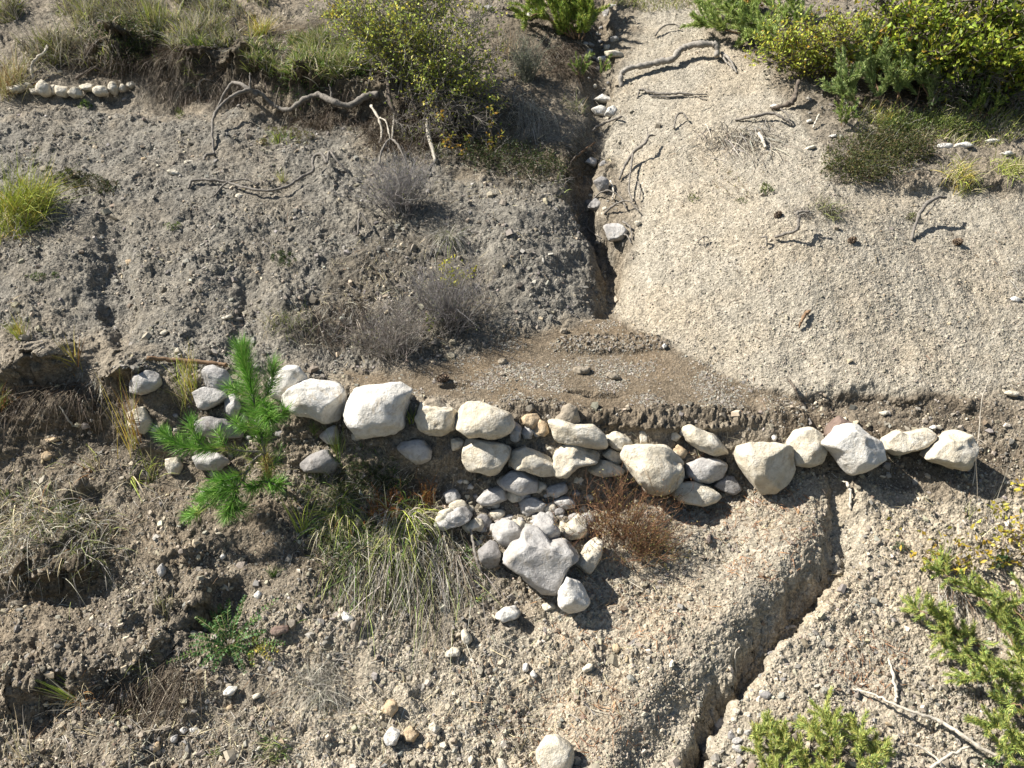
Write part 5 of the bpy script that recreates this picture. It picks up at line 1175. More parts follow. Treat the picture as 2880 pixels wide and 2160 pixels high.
juniper([([(1690, 110), (1620, 95), (1560, 75), (1500, 45)], [.05, .2, .22, .18]), ([(1700, 130), (1640, 120), (1590, 90)], [.05, .18, .15]),
         ([(1720, 90), (1660, 60), (1620, 45)], [.05, .22, .2]), ([(1660, 100), (1570, 100), (1510, 85)], [.05, .15, .15]), ([(1640, 70), (1560, 50), (1525, 30)], [.1, .25, .2]), ([(1730, 90), (1690, 50), (1660, 30)], [.1, .25, .3])],
        "pale green juniper at the top, right of the log", [(0.40, 0.50, 0.14), (0.28, 0.40, 0.11), (0.50, 0.56, 0.2)], None, 0.035, 0.20, 0.05, 0.009, 700, stemr=0.009)
juniper([([(1850, 235), (1810, 215), (1790, 190)], [.05, .2, .2]), ([(1900, 240), (1860, 190), (1850, 165)], [.05, .25, .3]), ([(1930, 240), (1930, 200), (1925, 155)], [.05, .3, .35]),
         ([(1970, 240), (1980, 210), (2000, 180)], [.05, .25, .25]), ([(1990, 250), (2020, 225), (2035, 205)], [.05, .2, .2]), ([(1860, 245), (1820, 235), (1800, 225)], [.05, .12, .12]),
         ([(1950, 245), (1900, 215), (1880, 200)], [.05, .25, .28]), ([(2010, 240), (1960, 215), (1950, 185)], [.05, .25, .3])],
        "grey green juniper in front of the big leafy shrub", [(0.34, 0.44, 0.15), (0.24, 0.34, 0.12), (0.44, 0.50, 0.2)], None, 0.03, 0.19, 0.045, 0.009, 700, stemr=0.008)
juniper([([(2110, 265), (2110, 255), (2105, 240)], [.05, .12, .16]), ([(2120, 265), (2140, 255), (2155, 245)], [.05, .12, .12]), ([(2100, 265), (2090, 258), (2092, 250)], [.05, .1, .1])],
        "small juniper sprout under the pale dead stem", JD, None, 0.03, 0.13, 0.03, 0.007, 600)
juniper([([(1815, 280), (1812, 268), (1805, 260)], [.03, .08, .1]), ([(1820, 280), (1835, 265), (1838, 255)], [.03, .08, .1])],
        "tiny juniper seedling on the slope left of the golden grass", JD, None, 0.03, 0.10, 0.03, 0.006, 600)
juniper([([(1240, 95), (1190, 60), (1140, 50)], [.05, .2, .15]), ([(1245, 90), (1215, 50), (1225, 15)], [.05, .28, .4]), ([(1250, 95), (1250, 60), (1235, 25)], [.05, .28, .4]),
         ([(1255, 100), (1270, 85), (1260, 65)], [.05, .2, .2]), ([(1230, 90), (1170, 70), (1130, 70)], [.05, .18, .12]), ([(1240, 95), (1195, 45), (1160, 40)], [.05, .28, .25]), ([(1250, 90), (1240, 30), (1245, -10)], [.05, .3, .45])],
        "juniper left of the gully head with a dark brown underside", [(0.32, 0.44, 0.09), (0.22, 0.32, 0.07), (0.48, 0.50, 0.12)], None, 0.03, 0.20, 0.05, 0.009, 700, stemr=0.01)
juniper([([(1255, 180), (1260, 165), (1265, 150)], [.03, .12, .15]), ([(1250, 175), (1245, 160), (1250, 152)], [.03, .1, .1]), ([(1295, 172), (1305, 160), (1310, 165)], [.03, .1, .1])],
        "little yellow green juniper sprigs in the upper gully", JD, None, 0.03, 0.10, 0.03, 0.006, 500)

# ------------------------------------------------------------------ leafy shrubs
def leafy_shrub(base_px, stems, label, lcols, w, nleaf, leafL, levels=3, split=4, r0=0.012, bark=None, seed=0, dens_tip=True, name="leafy_shrub", group="leafy shrubs", spread=0.55, Lf=0.55, leafw=0.55, up=0.2):
    """stems: end points given as (u, v, toward) where toward is how far nearer than the root the end stands"""
    r = rg(int(base_px[0])+seed); p = hit(*base_px); t = thing(name, label, "shrub", tuple(p), group)
    dep = depth(p); tips = []; mb = MB()
    for k, (bu, bv, u, v, near) in enumerate(stems):
        s = hit(bu, bv); e = at(u, v, dep - near); mid = (s+e)/2 + r.standard_normal(3)*0.05 + np.array([0, -0.05, 0.02])
        P = smooth_path([s - np.array([0, 0, .03]), mid, e], 6, 0.012, r)
        rr = r0*r.uniform(0.7, 1.2); tube(mb, P, np.linspace(rr, rr*0.3, len(P)), 6, (0.2, 0.17, 0.14))
        L = np.linalg.norm(e-s)
        out = []
        for q in np.linspace(2, len(P)-1, 9):
            i = int(q); tg = unit(P[min(i+1, len(P)-1)] - P[i-1])
            for _ in range(split-1):
                grow(r, P[i], unit(tg*0.6 + r.standard_normal(3)*spread + np.array([0, -0.05, up])), L*Lf*r.uniform(0.25, 0.6), levels-2, out, 0.35, split, 0.6, rr*0.4, up)
        for Q, ra, dp in out:
            tube(mb, Q, np.linspace(ra, ra*0.5, len(Q)), 4, (0.2, 0.17, 0.14), cap=False); tips.append(Q[1:])
    mb.build("branches", bark or M_bark, t)
    tp_ = np.concatenate(tips); k = r.choice(len(tp_), nleaf)
    pos = tp_[k] + r.standard_normal((nleaf, 3))*leafL*0.5
    l = MB(); d = r.standard_normal((nleaf, 3)) + np.array([-0.2, -0.3, 0.1])
    cl = np.clip(1 + 0.5*vnoise(pos[:, 0], pos[:, 1], pos[:, 2], 0.25, 5), 0.4, 1.6)[:, None]
    leaves(l, pos, d, leafL*r.uniform(0.6, 1.25, nleaf), leafL*leafw*r.uniform(0.7, 1.2, nleaf), pal(r, nleaf, lcols, w, 0.22)*cl**0.5, r)
    l.build("foliage", M_leaf, t)
    return t
leafy_shrub((860, 205), [(822, 150, 775, -40, .1), (822, 150, 735, 10, .2), (850, 190, 820, -60, .2), (860, 200, 870, -80, .1), (870, 205, 930, -50, .2), (880, 210, 980, 0, .25), (890, 215, 1020, 60, .3), (895, 215, 1040, 130, .3),
             (890, 215, 1000, 170, .35), (860, 205, 910, 0, .3), (870, 205, 845, 20, .35), (845, 180, 790, 50, .25), (880, 215, 960, 90, .35), (905, 220, 1050, 200, .3), (870, 210, 900, 90, .4)],
            "open shrub with many thin bare stems and small yellow green leaves", [(0.48, 0.52, 0.10), (0.36, 0.43, 0.09), (0.62, 0.55, 0.09), (0.24, 0.32, 0.08)], [4, 4, 2, 2], 11000, 0.036, 3, 5, 0.010, bark=M_pale2, spread=0.85, Lf=0.85)
leafy_shrub((905, 235), [(880, 215, 940, 200, .3), (890, 220, 980, 230, .35), (900, 225, 1020, 250, .35), (900, 230, 960, 270, .35), (890, 230, 880, 270, .3), (905, 225, 1045, 225, .3), (900, 230, 920, 290, .35), (930, 250, 1050, 285, .3)],
            "tangle of bare grey twigs under the open shrub", [(0.16, 0.2, 0.05), (0.30, 0.30, 0.07)], None, 500, 0.03, 3, 5, 0.008, bark=M_grey, spread=0.8, Lf=0.6, up=-0.1)
leafy_shrub((1000, 330), [(960, 300, 955, 262, .1), (960, 310, 1000, 330, .12), (1050, 330, 1060, 240, .12), (1050, 330, 1085, 290, .12), (950, 300, 1010, 300, .1)],
            "trailing sprigs with yellow orange leaves below the open shrub", [(0.42, 0.32, 0.05), (0.5, 0.3, 0.05), (0.3, 0.32, 0.06)], None, 150, 0.036, 2, 2, 0.004, Lf=0.3, name="leafy_sprig", group="yellow leaved sprigs")
leafy_shrub((2110, 190), [(2110, 190, 2040, 60, .3), (2110, 190, 2000, -20, .3), (2110, 190, 1940, 20, .4), (2120, 190, 2120, 0, .4), (2120, 190, 2190, 40, .4), (2130, 200, 2240, 90, .4), (2110, 190, 2060, -90, .2),
             (2120, 190, 2160, -90, .2), (2130, 190, 2250, -40, .2), (2110, 190, 2080, 90, .55), (2120, 195, 2170, 110, .55), (2110, 190, 1990, 80, .5), (2130, 200, 2230, 150, .5), (2100, 190, 1950, 90, .4), (2110, 190, 1880, -20, .3), (2110,190, 2010,130,.45)],
            "big leafy shrub with yellow green leaves filling the top right corner", [(0.42, 0.50, 0.06), (0.28, 0.38, 0.05), (0.58, 0.56, 0.08), (0.14, 0.2, 0.04), (0.5, 0.32, 0.05)], [4, 4, 2, 2, 0.4], 9500, 0.058, 3, 4, 0.022, spread=0.6, Lf=0.5)
leafy_shrub((1900, 150), [(2000, 150, 1900, 120, .3), (2000, 150, 1830, 90, .35), (1980, 150, 1760, 70, .3), (1900, 150, 1720, 100, .25), (1850, 150, 1680, 130, .2), (1850, 150, 1800, 50, .35), (1900, 150, 1870, 40, .35),
             (1800, 150, 1740, 140, .2), (1780, 130, 1690, 70, .3), (1900, 150, 1930, 50, .3), (1760, 140, 1650, 100, .2)],
            "low spreading shrub with yellowing leaves left of the big leafy one", [(0.52, 0.56, 0.09), (0.38, 0.46, 0.08), (0.64, 0.56, 0.09), (0.55, 0.32, 0.05)], [4, 4, 2, 0.4], 6000, 0.036, 3, 4, 0.012, spread=0.5, Lf=0.5)
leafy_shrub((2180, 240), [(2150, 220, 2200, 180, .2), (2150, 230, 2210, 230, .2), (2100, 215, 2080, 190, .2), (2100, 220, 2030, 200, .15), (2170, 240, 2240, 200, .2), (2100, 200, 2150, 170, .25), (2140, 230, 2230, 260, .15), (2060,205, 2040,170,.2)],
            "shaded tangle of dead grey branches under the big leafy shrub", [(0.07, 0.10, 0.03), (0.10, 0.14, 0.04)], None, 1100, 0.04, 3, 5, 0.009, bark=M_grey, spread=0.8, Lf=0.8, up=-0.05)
leafy_shrub((1610, 22), [(1610, 22, 1595, -5, .1), (1610, 22, 1612, -12, .1), (1612, 22, 1632, -5, .1), (1610, 22, 1600, 8, .12), (1612, 22, 1625, 8, .12), (1612, 22, 1640, 5, .1)],
            "small rounded orange yellow bush at the top edge", [(0.46, 0.34, 0.04), (0.36, 0.33, 0.05), (0.5, 0.24, 0.03)], None, 1300, 0.03, 3, 4, 0.006, spread=0.6, Lf=0.7)
leafy_shrub((760, 30), [(745, 30, 735, 5, .1), (745, 30, 750, -5, .1), (745, 30, 725, 10, .1)],
            "little bush with orange yellow leaves at the top edge left of the open shrub", [(0.5, 0.38, 0.04), (0.4, 0.36, 0.05)], None, 300, 0.035, 3, 3, 0.005, Lf=0.5)
leafy_shrub((985, 615), [(985, 615, 985, 562, .08), (985, 615, 1010, 570, .08), (985, 615, 1020, 590, .08), (985, 615, 960, 575, .08), (985, 615, 975, 600, .08), (985, 615, 1005, 600, .1)],
            "bright yellow leaved sprig above the tall grey dwarf shrub", [(0.50, 0.48, 0.05), (0.42, 0.42, 0.06)], None, 190, 0.030, 2, 2, 0.003, Lf=0.25, name="leafy_sprig", group="yellow leaved sprigs")
leafy_shrub((932, 700), [(932, 700, 930, 690, .10), (932, 700, 938, 693, .1)],
            "tiny lime green sprig inside the grey dwarf shrubs", [(0.34, 0.42, 0.06)], None, 26, 0.022, 2, 2, 0.002, Lf=0.5, name="leafy_sprig", group="yellow leaved sprigs")
YL = [(0.50, 0.44, 0.07), (0.40, 0.38, 0.07), (0.54, 0.38, 0.06)]
leafy_shrub((2045, 1215), [(2040, 1230, 1930, 1145, .05), (2040, 1230, 2000, 1150, .06), (2045, 1225, 2060, 1160, .1), (2045, 1225, 2100, 1180, .08), (2050, 1230, 2075, 1220, .08), (2045, 1230, 2010, 1190, .08)],
            "yellow leaved sprig with thin red stems at the right", YL, None, 120, 0.038, 2, 2, 0.0025, bark=M_brownwood, Lf=0.3, name="leafy_sprig", group="yellow leaved sprigs")
leafy_shrub((2240, 1190), [(2240, 1190, 2110, 1160, .1), (2240, 1180, 2130, 1120, .12), (2240, 1190, 2170, 1150, .12), (2240, 1200, 2150, 1195, .1), (2240, 1180, 2190, 1110, .1), (2240, 1190, 2160, 1100, .1)],
            "yellow leaved twigs reaching in from the right edge", YL, None, 170, 0.040, 2, 2, 0.0025, bark=M_brownwood, Lf=0.3, name="leafy_sprig", group="yellow leaved sprigs")
leafy_shrub((2240, 1060), [(2240, 1060, 2195, 1030, .1), (2240, 1060, 2200, 1045, .1)],
            "few yellow leaves at the right edge above the other twigs", YL, None, 34, 0.040, 2, 2, 0.0025, bark=M_brownwood, Lf=0.3, name="leafy_sprig", group="yellow leaved sprigs")
leafy_shrub((1600, 415), [(1600, 415, 1540, 390, .04), (1600, 415, 1575, 370, .06), (1600, 415, 1590, 375, .06)],
            "thin nearly bare yellowish herb on the mound", [(0.36, 0.34, 0.12)], None, 60, 0.014, 2, 2, 0.0022, bark=M_brownwood, Lf=0.3, name="dry_herb", group="dry herbs on the mound")

# ------------------------------------------------------------------ vetch rosette with paired leaflets
def fronds(u, v, label, ends, cols, nleaf=13, ll=0.022, group=None):
    r = rg(int(u)); p = hit(u, v); t = thing("vetch_plant", label, "plant", tuple(p), group)
    for eu, ev, near in ends:
        e = at(eu, ev, depth(hit(eu, ev)) - near); mid = (p+e)/2 + np.array([0, -0.02, 0.035]); P = smooth_path([p, mid, e], 8)
        mb = MB(); tube(mb, P, 0.0018, 4, (0.2, 0.2, 0.08), cap=False)
        q = np.linspace(0.18, 0.98, nleaf)*(len(P)-1); i = np.minimum(q.astype(int), len(P)-2); f = (q-i)[:, None]
        pos = P[i]*(1-f) + P[i+1]*f; tg = unit(P[i+1]-P[i]); s = unit(np.cross(tg, np.array([0, -0.6, 0.8])))
        c = pal(r, nleaf, cols)
        for sg in (1, -1): leaves(mb, pos, tg*0.5 + s*sg + r.standard_normal((nleaf, 3))*0.12 + np.array([0, 0, .25]), np.full(nleaf, ll)*np.sin(np.linspace(.7, 2.6, nleaf)), np.full(nleaf, ll*0.55), c, r)
        f_ = mb.build("frond", M_leaf, t)
    return t
VC = [(0.07, 0.15, 0.045), (0.10, 0.20, 0.06), (0.14, 0.22, 0.06)]
fr = [(1270, 680), (1370, 640), (1420, 600), (1480, 560), (1590, 540), (1800, 560), (1690, 680), (1850, 850), (1230, 860), (1230, 800), (1080, 975), (1300, 1000), (1380, 1030), (1590, 1040), (1500, 930), (1640, 930), (1560, 640), (1350, 720), (1720, 770), (1250, 930)]
fronds(500, 1395, "low vetch rosette with ferny dark green fronds", [(*G0(x, y), 0.05) for x, y in fr], VC, 15, 0.026)
fronds(545, 1400, "yellowing smaller rosette on the right side of the vetch", [(*G0(x, y), 0.04) for x, y in [(1700, 780), (1840, 860), (1800, 900), (1640, 1000), (1760, 960)]], [(0.40, 0.38, 0.07), (0.18, 0.26, 0.06), (0.5, 0.4, 0.08)], 10, 0.022)

# ================================================================== THE YOUNG PINE
PN = [(0.15, 0.34, 0.05), (0.22, 0.44, 0.07), (0.36, 0.52, 0.14), (0.10, 0.24, 0.04)]
PY = [(0.42, 0.48, 0.12), (0.50, 0.48, 0.15), (0.28, 0.40, 0.08)]
pr = rg(99)
pine_base = hit(580, 1052); PD = depth(pine_base)
pine = thing("young_pine", "young bright green pine leaning over the left part of the stone row", "pine sapling", tuple(pine_base))
def ppath(pts, n=8): return smooth_path([at(*viewP(x, y), PD - near) for x, y, near in pts], n, 0.002, pr)
tr = ppath([(1020, 960, 0.0), (985, 860, 0.10), (975, 760, 0.18), (955, 640, 0.24), (930, 520, 0.27), (900, 390, 0.28), (860, 250, 0.27), (825, 90, 0.25)])
mb = MB(); tube(mb, tr, np.linspace(0.012, 0.004, len(tr)), 8); trunk = mb.build("trunk", M_grey, pine)
mb = MB(); shoot(mb, None, tr[len(tr)//3:], pr, 0.125, 0.0032, 3000, PN, 1.05, w=[3, 4, 2, 2]); shoot(mb, None, tr[-9:], pr, 0.095, 0.0036, 2200, PN, 0.7); mb.build("needles", M_needle, trunk)
mb = MB(); shoot(mb, None, tr[len(tr)//9:len(tr)//3], pr, 0.09, 0.0032, 900, PY, 1.1); mb.build("yellow_needles", M_needle, trunk)
def pbranch(pts, green_from=0.25, nl=0.07, dens=2200, rad=0.006, ys=True):
    P = ppath(pts); mb = MB(); tube(mb, P, np.linspace(rad, rad*0.5, len(P)), 7); b = mb.build("branch", M_grey, pine)
    k = int(len(P)*green_from); mb = MB(); shoot(mb, None, P[k:], pr, nl*1.65, 0.0032, dens, PN, 1.0, w=[3, 4, 2, 2])
    if ys and k > 3: shoot(mb, None, P[max(0, k//3):k+2], pr, nl*1.2, 0.0032, dens*0.35, PY, 1.0)
    mb.build("needles", M_needle, b)
pbranch([(975, 765, .18), (880, 760, .22), (740, 745, .25), (600, 740, .27), (450, 725, .28), (370, 680, .28), (320, 640, .27)], 0.42, 0.062, 2000, 0.008)
pbranch([(600, 740, .27), (540, 680, .28), (500, 600, .27), (500, 570, .26)], 0.15, 0.055, 1900)
pbranch([(760, 745, .25), (700, 690, .27), (670, 640, .26)], 0.2, 0.055, 1300)
pbranch([(920, 480, .27), (1000, 380, .25), (1030, 260, .22), (1035, 190, .20)], 0.25, 0.06, 2000)
pbranch([(960, 430, .3), (985, 480, .34), (1000, 530, .38), (1010, 545, .40)], 0.0, 0.065, 3200)
pbranch([(950, 620, .25), (1030, 560, .27), (1090, 520, .28), (1110, 490, .28)], 0.25, 0.06, 1900)
pbranch([(905, 400, .28), (830, 380, .26), (770, 350, .25), (740, 340, .24)], 0.2, 0.055, 1500)
pbranch([(945, 600, .25), (860, 600, .27), (800, 580, .27), (790, 560, .26)], 0.2, 0.055, 1400)
pbranch([(975, 770, .18), (900, 820, .17), (870, 880, .20), (800, 920, .26), (720, 950, .30), (660, 940, .30)], 0.55, 0.06, 2200, 0.007)
pbranch([(870, 880, .2), (820, 970, .26), (770, 1000, .30), (700, 1010, .30), (600, 1020, .30)], 0.35, 0.06, 2300)
pbranch([(820, 970, .26), (780, 1060, .30), (740, 1140, .32), (735, 1170, .33)], 0.15, 0.06, 2500)
pbranch([(740, 1140, .3), (800, 1130, .3), (850, 1120, .28)], 0.0, 0.055, 2000)
pbranch([(780, 1010, .29), (640, 1060, .30), (560, 1080, .28)], 0.2, 0.055, 2000)
pbranch([(700, 1060, .29), (560, 1140, .27), (500, 1170, .24), (480, 1180, .22)], 0.35, 0.05, 2100)
pbranch([(985, 860, .10), (960, 960, .18), (920, 985, .22), (870, 990, .26)], 0.2, 0.06, 1800)
pbranch([(960, 960, .18), (1010, 960, .2), (1060, 980, .22), (1080, 960, .22)], 0.15, 0.058, 2300)
pbranch([(980, 800, .16), (1010, 850, .15), (1050, 830, .16), (1090, 740, .16)], 0.3, 0.05, 500)
mb = MB(); P = ppath([(985, 770, .17), (1010, 850, .13), (1000, 900, .12)])
r_ = rg(5); k = 220; b_ = P[r_.choice(len(P), k)] + r_.standard_normal((k, 3))*0.012
blades(mb, b_, r_.standard_normal((k, 3))*0.4 + np.array([0, -0.5, -0.5]), r_.uniform(.05, .09, k), np.full(k, .0025), np.full(k, .3), pal(r_, k, [GOLD, (0.5, 0.36, 0.14), RUST]), 3, r=r_)
mb.build("dead_needles", M_straw, pine)

# ================================================================== DEAD WOOD
branch(tp(T1, [(1390, 1010), (1385, 900), (1410, 830), (1480, 770), (1560, 745), (1650, 715), (1720, 725), (1800, 765), (1890, 775), (1990, 735), (2080, 715), (2180, 740), (2280, 750), (2380, 690), (2460, 670)]),
       [0.0, .05, .12, .16, .2, .2, .18, .12, .10, .14, .15, .12, .1, .1, .08], [.010, .012, .014, .015, .017, .018, .02, .024, .026, .027, .03, .034, .038],
       "long arched grey driftwood like branch lying below the sods", M_grey, "dead_branch", "branch", "dead branches and roots", 8,
       forks=[(tp(T1, [(1700, 735), (1620, 690), (1545, 665), (1490, 700), (1410, 735)]), [.18, .2, .2, .16, .04], [.022, .018, .016, .013]),
              (tp(T1, [(1655, 715), (1660, 690), (1665, 655)]), [.2, .24, .28], [.014, .006]), (tp(T1, [(2160, 740), (2165, 700), (2155, 680)]), [.12, .16, .2], [.012, .005]),
              (tp(T1, [(1390, 1010), (1340, 1030), (1320, 1040)]), [.02, .03, .0], [.014, .012])])
branch(tp(T2, [(1815, 560), (1812, 520), (1860, 500), (1960, 475), (2060, 445), (2140, 430), (2180, 395), (2240, 375), (2330, 372), (2410, 375), (2430, 395)]),
       [-.01, .06, .09, .08, .07, .07, .10, .12, .13, .12, .04], [.02, .026, .027, .029, .031, .032, .032, .034, .03, .026],
       "thick bent pale log lying across the top of the mound", M_pale2, "fallen_log", "log", "dead branches and roots", 9,
       forks=[(tp(T3, [(245, 375), (300, 420), (350, 480)]), [.05, .05, .01], [.016, .008]), (tp(T3, [(250, 380), (270, 410), (330, 460)]), [.04, .03, .01], [.012, .006])])
branch(tp(T2, [(1920, 640), (1935, 608), (2000, 615), (2100, 628), (2200, 625), (2370, 627)]), [0, .04, .03, .03, .03, .02], [.008, .013, .014, .012, .006],
       "thin straight stick on the mound below the log", M_grey, group="dead branches and roots", forks=[(tp(T2, [(2000, 635), (2120, 640), (2270, 632), (2370, 655)]), [.02, .02, .02, .01], [.007, .004])])
branch(tp(T2, [(1800, 1180), (1830, 1120), (1880, 1060), (1950, 1025), (1980, 975), (2020, 945)]), [.02, .06, .1, .14, .14, .1], [.010, .012, .014, .012, .006],
       "crooked dead branch standing on the right rim of the gully", M_grey, group="dead branches and roots",
       forks=[(tp(T2, [(1880, 1060), (1870, 1150), (1860, 1260), (1890, 1320)]), [.1, .08, .05, .02], [.010, .008, .006]), (tp(T2, [(1975, 985), (1965, 945)]), [.14, .18], [.006, .003])])
branch(tp(T2, [(1920, 1190), (1935, 1260), (1930, 1300)]), [.02, .03, .02], [.006, .005], "thin rootlet hanging right of the crooked branch", M_grey, group="dead branches and roots")
branch(tp(T2, [(1620, 870), (1700, 830), (1810, 790)]), [.03, .05, .05], [.009, .013, .011], "straight stick sticking out of the left gully side", M_grey, group="dead branches and roots")
branch(tp(T2, [(1500, 1060), (1560, 1020), (1640, 960)]), [.03, .06, .06], [.010, .008], "reddish dead stick across the gully", M_brownwood, group="dead branches and roots")
branch(tp(T2, [(1450, 1150), (1500, 1080), (1560, 1020)]), [.03, .08, .06], [.008, .006], "bent dark stick left of the gully rocks", M_bark, group="dead branches and roots")
for k, (pts, lf, lb) in enumerate([
    ([(1740, 1200), (1760, 1260), (1755, 1310)], [.04, .04, .02], "pale peeled root beside the brown grey gully block"),
    ([(1600, 1390), (1640, 1330), (1720, 1300), (1800, 1330), (1850, 1380)], [.03, .08, .1, .08, .03], "looping root over the gully pool"),
    ([(1700, 1420), (1780, 1370), (1860, 1360), (1930, 1400)], [.05, .08, .08, .03], "grey root arching above the angular grey rock"),
    ([(1590, 1440), (1600, 1500), (1680, 1560)], [.03, .03, .03], "thin root curving along the dark gully wall"),
    ([(1820, 1460), (1870, 1500), (1880, 1560)], [.04, .04, .02], "short root right of the angular grey rock"),
    ([(1780, 1560), (1840, 1555), (1880, 1590)], [.04, .05, .02], "pale curved root below the angular grey rock")]):
    branch(tp(T2, pts), lf, [.009, .007, .005], lb, M_grey if k else M_pale, "root", "root", "roots in the gully", 6)
branch(tp(T2, [(205, 765), (250, 830), (270, 900), (250, 940)]), [.12, .1, .06, .02], [.012, .013, .010], "bleached stem left of the two under the open shrub", M_pale, "root", "root", "bleached roots under the open shrub")
branch(tp(T2, [(260, 830), (300, 860), (320, 930)]), [.1, .1, .03], [.008, .008], "short bleached fork beside the left bleached stem", M_pale, "root", "root", "bleached roots under the open shrub")
branch(tp(T2, [(350, 800), (345, 860), (330, 930)]), [.1, .08, .03], [.008, .01], "thin curved bleached stem under the open shrub", M_pale, "root", "root", "bleached roots under the open shrub")
branch(tp(T2, [(560, 840), (570, 920), (590, 990), (610, 1060)]), [.1, .08, .06, .02], [.014, .02, .016, .012], "thick bleached trunk piece hanging below the shrub", M_pale, "root", "root", "bleached roots under the open shrub", 8)
branch(tp(T2, [(520, 620), (600, 720), (650, 800), (720, 850)]), [.2, .2, .15, .08], [.022, .022, .018], "dark main root running down under the open shrub", M_grey, "root", "root", "bleached roots under the open shrub", 8)
branch(tp(T2, [(320, 600), (320, 720), (350, 790), (400, 810)]), [.15, .15, .1, .05], [.02, .02, .014], "hanging dark root in the hollow under the shrub", M_bark, "root", "root", "bleached roots under the open shrub", 7)
branch(tp(T2, [(460, 580), (450, 680), (480, 760), (510, 800)]), [.22, .2, .14, .06], [.014, .014, .010], "second hanging root right of the hollow", M_bark, "root", "root", "bleached roots under the open shrub", 7)
branch(tp(T2, [(540, 810), (650, 805), (740, 825), (820, 830)]), [.2, .22, .2, .18], [.006, .008, .004], "thin pale horizontal twig in front of the shadow", M_pale, group="dead branches and roots")
branch(tp(T2, [(250, 1080), (270, 1030), (330, 985), (390, 1030), (440, 1110)]), [.02, .08, .12, .1, .02], [.010, .011, .008], "grey root arching above the round dwarf shrub", M_grey, "root", "root", "bleached roots under the open shrub")
branch(tp(T2, [(1120, 740), (1115, 690), (1150, 650), (1190, 680)]), [.06, .12, .14, .1], [.010, .012, .006], "forked dead twig standing over the silvery tuft", M_grey, group="dead branches and roots")
branch(tp(T2, [(960, 660), (1020, 615), (1110, 595)]), [.08, .12, .12], [.012, .010], "bare twig reaching up right from the shaded hollow", M_grey, group="dead branches and roots")
branch(tp(T1, [(225, 530), (230, 480), (270, 440), (320, 420), (345, 385)]), [.02, .08, .1, .12, .14], [.014, .016, .014, .010], "curved pale root above the small upper stone row", M_pale, group="dead branches and roots", forks=[(tp(T1, [(325, 415), (350, 395)]), [.12, .14], [.010, .006])])
branch(tp(T1, [(500, 530), (570, 500), (630, 470), (720, 500)]), [.03, .05, .05, .02], [.014, .016, .012], "half buried root above the right end of the small stone row", M_bark, group="dead branches and roots")
branch(tp(T1, [(1310, 640), (1305, 600), (1340, 580), (1400, 575)]), [.02, .08, .1, .08], [.008, .008], "small hooked root at the foot of the bank", M_grey, group="dead branches and roots")
branch(tp(T1, [(1220, 1225), (1260, 1190), (1400, 1195), (1500, 1220), (1600, 1250), (1740, 1270), (1860, 1255), (1960, 1190), (2040, 1150)]), [.0, .03, .04, .05, .05, .05, .06, .06, .06], [.012, .012, .010, .010, .012, .012],
       "long thin grey branch stretched over the dark slope", M_grey, group="dead branches and roots", forks=[(tp(T1, [(1390, 1285), (1480, 1220), (1600, 1190), (1680, 1215)]), [.02, .05, .04, .02], [.008, .008, .005])])
branch(tp(T1, [(2040, 1150), (2045, 1090), (2100, 1080), (2130, 1110), (2150, 1060), (2190, 1100), (2260, 1150)]), [.06, .1, .12, .08, .12, .1, .04], [.014, .013, .010, .009], "curly grey root at the end of the long thin branch", M_grey, "root", "root", "dead branches and roots")
branch(tp(T2, [(110, 1540), (130, 1440), (180, 1490), (230, 1530)]), [.02, .08, .06, .02], [.008, .008, .005], "short angled twig below the round dwarf shrub", M_grey, group="dead branches and roots")
branch(tp(T4, [(960, 680), (1100, 700), (1250, 710), (1400, 725), (1480, 735)]), [.03, .04, .04, .04, .04], [.014, .015, .013], "straight brown branch lying behind the left rocks of the row", M_brownwood, group="dead branches and roots")
branch(tp(T3, [(340, 785), (450, 790), (560, 775), (640, 800), (710, 820)]), [.01, .05, .06, .05, .01], [.012, .013, .008], "dead stick on the mound above the root mat", M_grey, group="dead branches and roots", forks=[(tp(T3, [(620, 760), (660, 790), (700, 830)]), [.08, .07, .02], [.008, .005])])
branch(tp(T3, [(570, 715), (660, 710), (710, 690), (720, 630)]), [.02, .04, .06, .16], [.016, .022, .024, .018], "dark stump like root on the upper mound", M_bark, "root", "root", "dead branches and roots")
branch(tp(T3, [(485, 900), (510, 940), (535, 970)]), [.05, .05, .02], [.014, .012], "short white stick beside the dead root mat", M_pale, group="dead branches and roots")
branch(tp(T3, [(840, 845), (855, 815), (870, 790)]), [.02, .05, .07], [.008, .008], "short pale stick right of the dark stump like root", M_pale, group="dead branches and roots")
branch(tp(T3, [(590, 1560), (640, 1555), (720, 1550), (725, 1510), (715, 1480), (790, 1475)]), [.03, .05, .08, .12, .14, .14], [.010, .012, .012, .008], "bent forked twig casting a shadow on the mound", M_grey, group="dead branches and roots")
branch(tp(T3, [(1480, 1560), (1495, 1480), (1530, 1420), (1600, 1395), (1660, 1380)]), [.0, .06, .12, .16, .14], [.013, .015, .014, .010], "hooked dead twig arching over the right slope", M_grey, group="dead branches and roots", forks=[(tp(T3, [(1550, 1450), (1610, 1400)]), [.08, .15], [.006, .005])])
branch(tp(T3, [(500, 1570), (530, 1580), (540, 1610)]), [.04, .06, .02], [.008, .006], "little curled root on the lower part of the mound", M_grey, "root", "root", "dead branches and roots")
branch(tp(T3, [(90, 1585), (130, 1570), (165, 1565)]), [.02, .05, .03], [.006, .004], "tiny three pronged twig on the mound", M_grey, group="dead branches and roots", forks=[(tp(T3, [(130, 1570), (140, 1610)]), [.05, .01], [.005, .003])])
branch(tp(T2, [(2155, 840), (2165, 800), (2200, 785), (2240, 800)]), [.01, .07, .08, .04], [.008, .008], "small loop of root on the upper mound left of the stump", M_grey, "root", "root", "dead branches and roots")
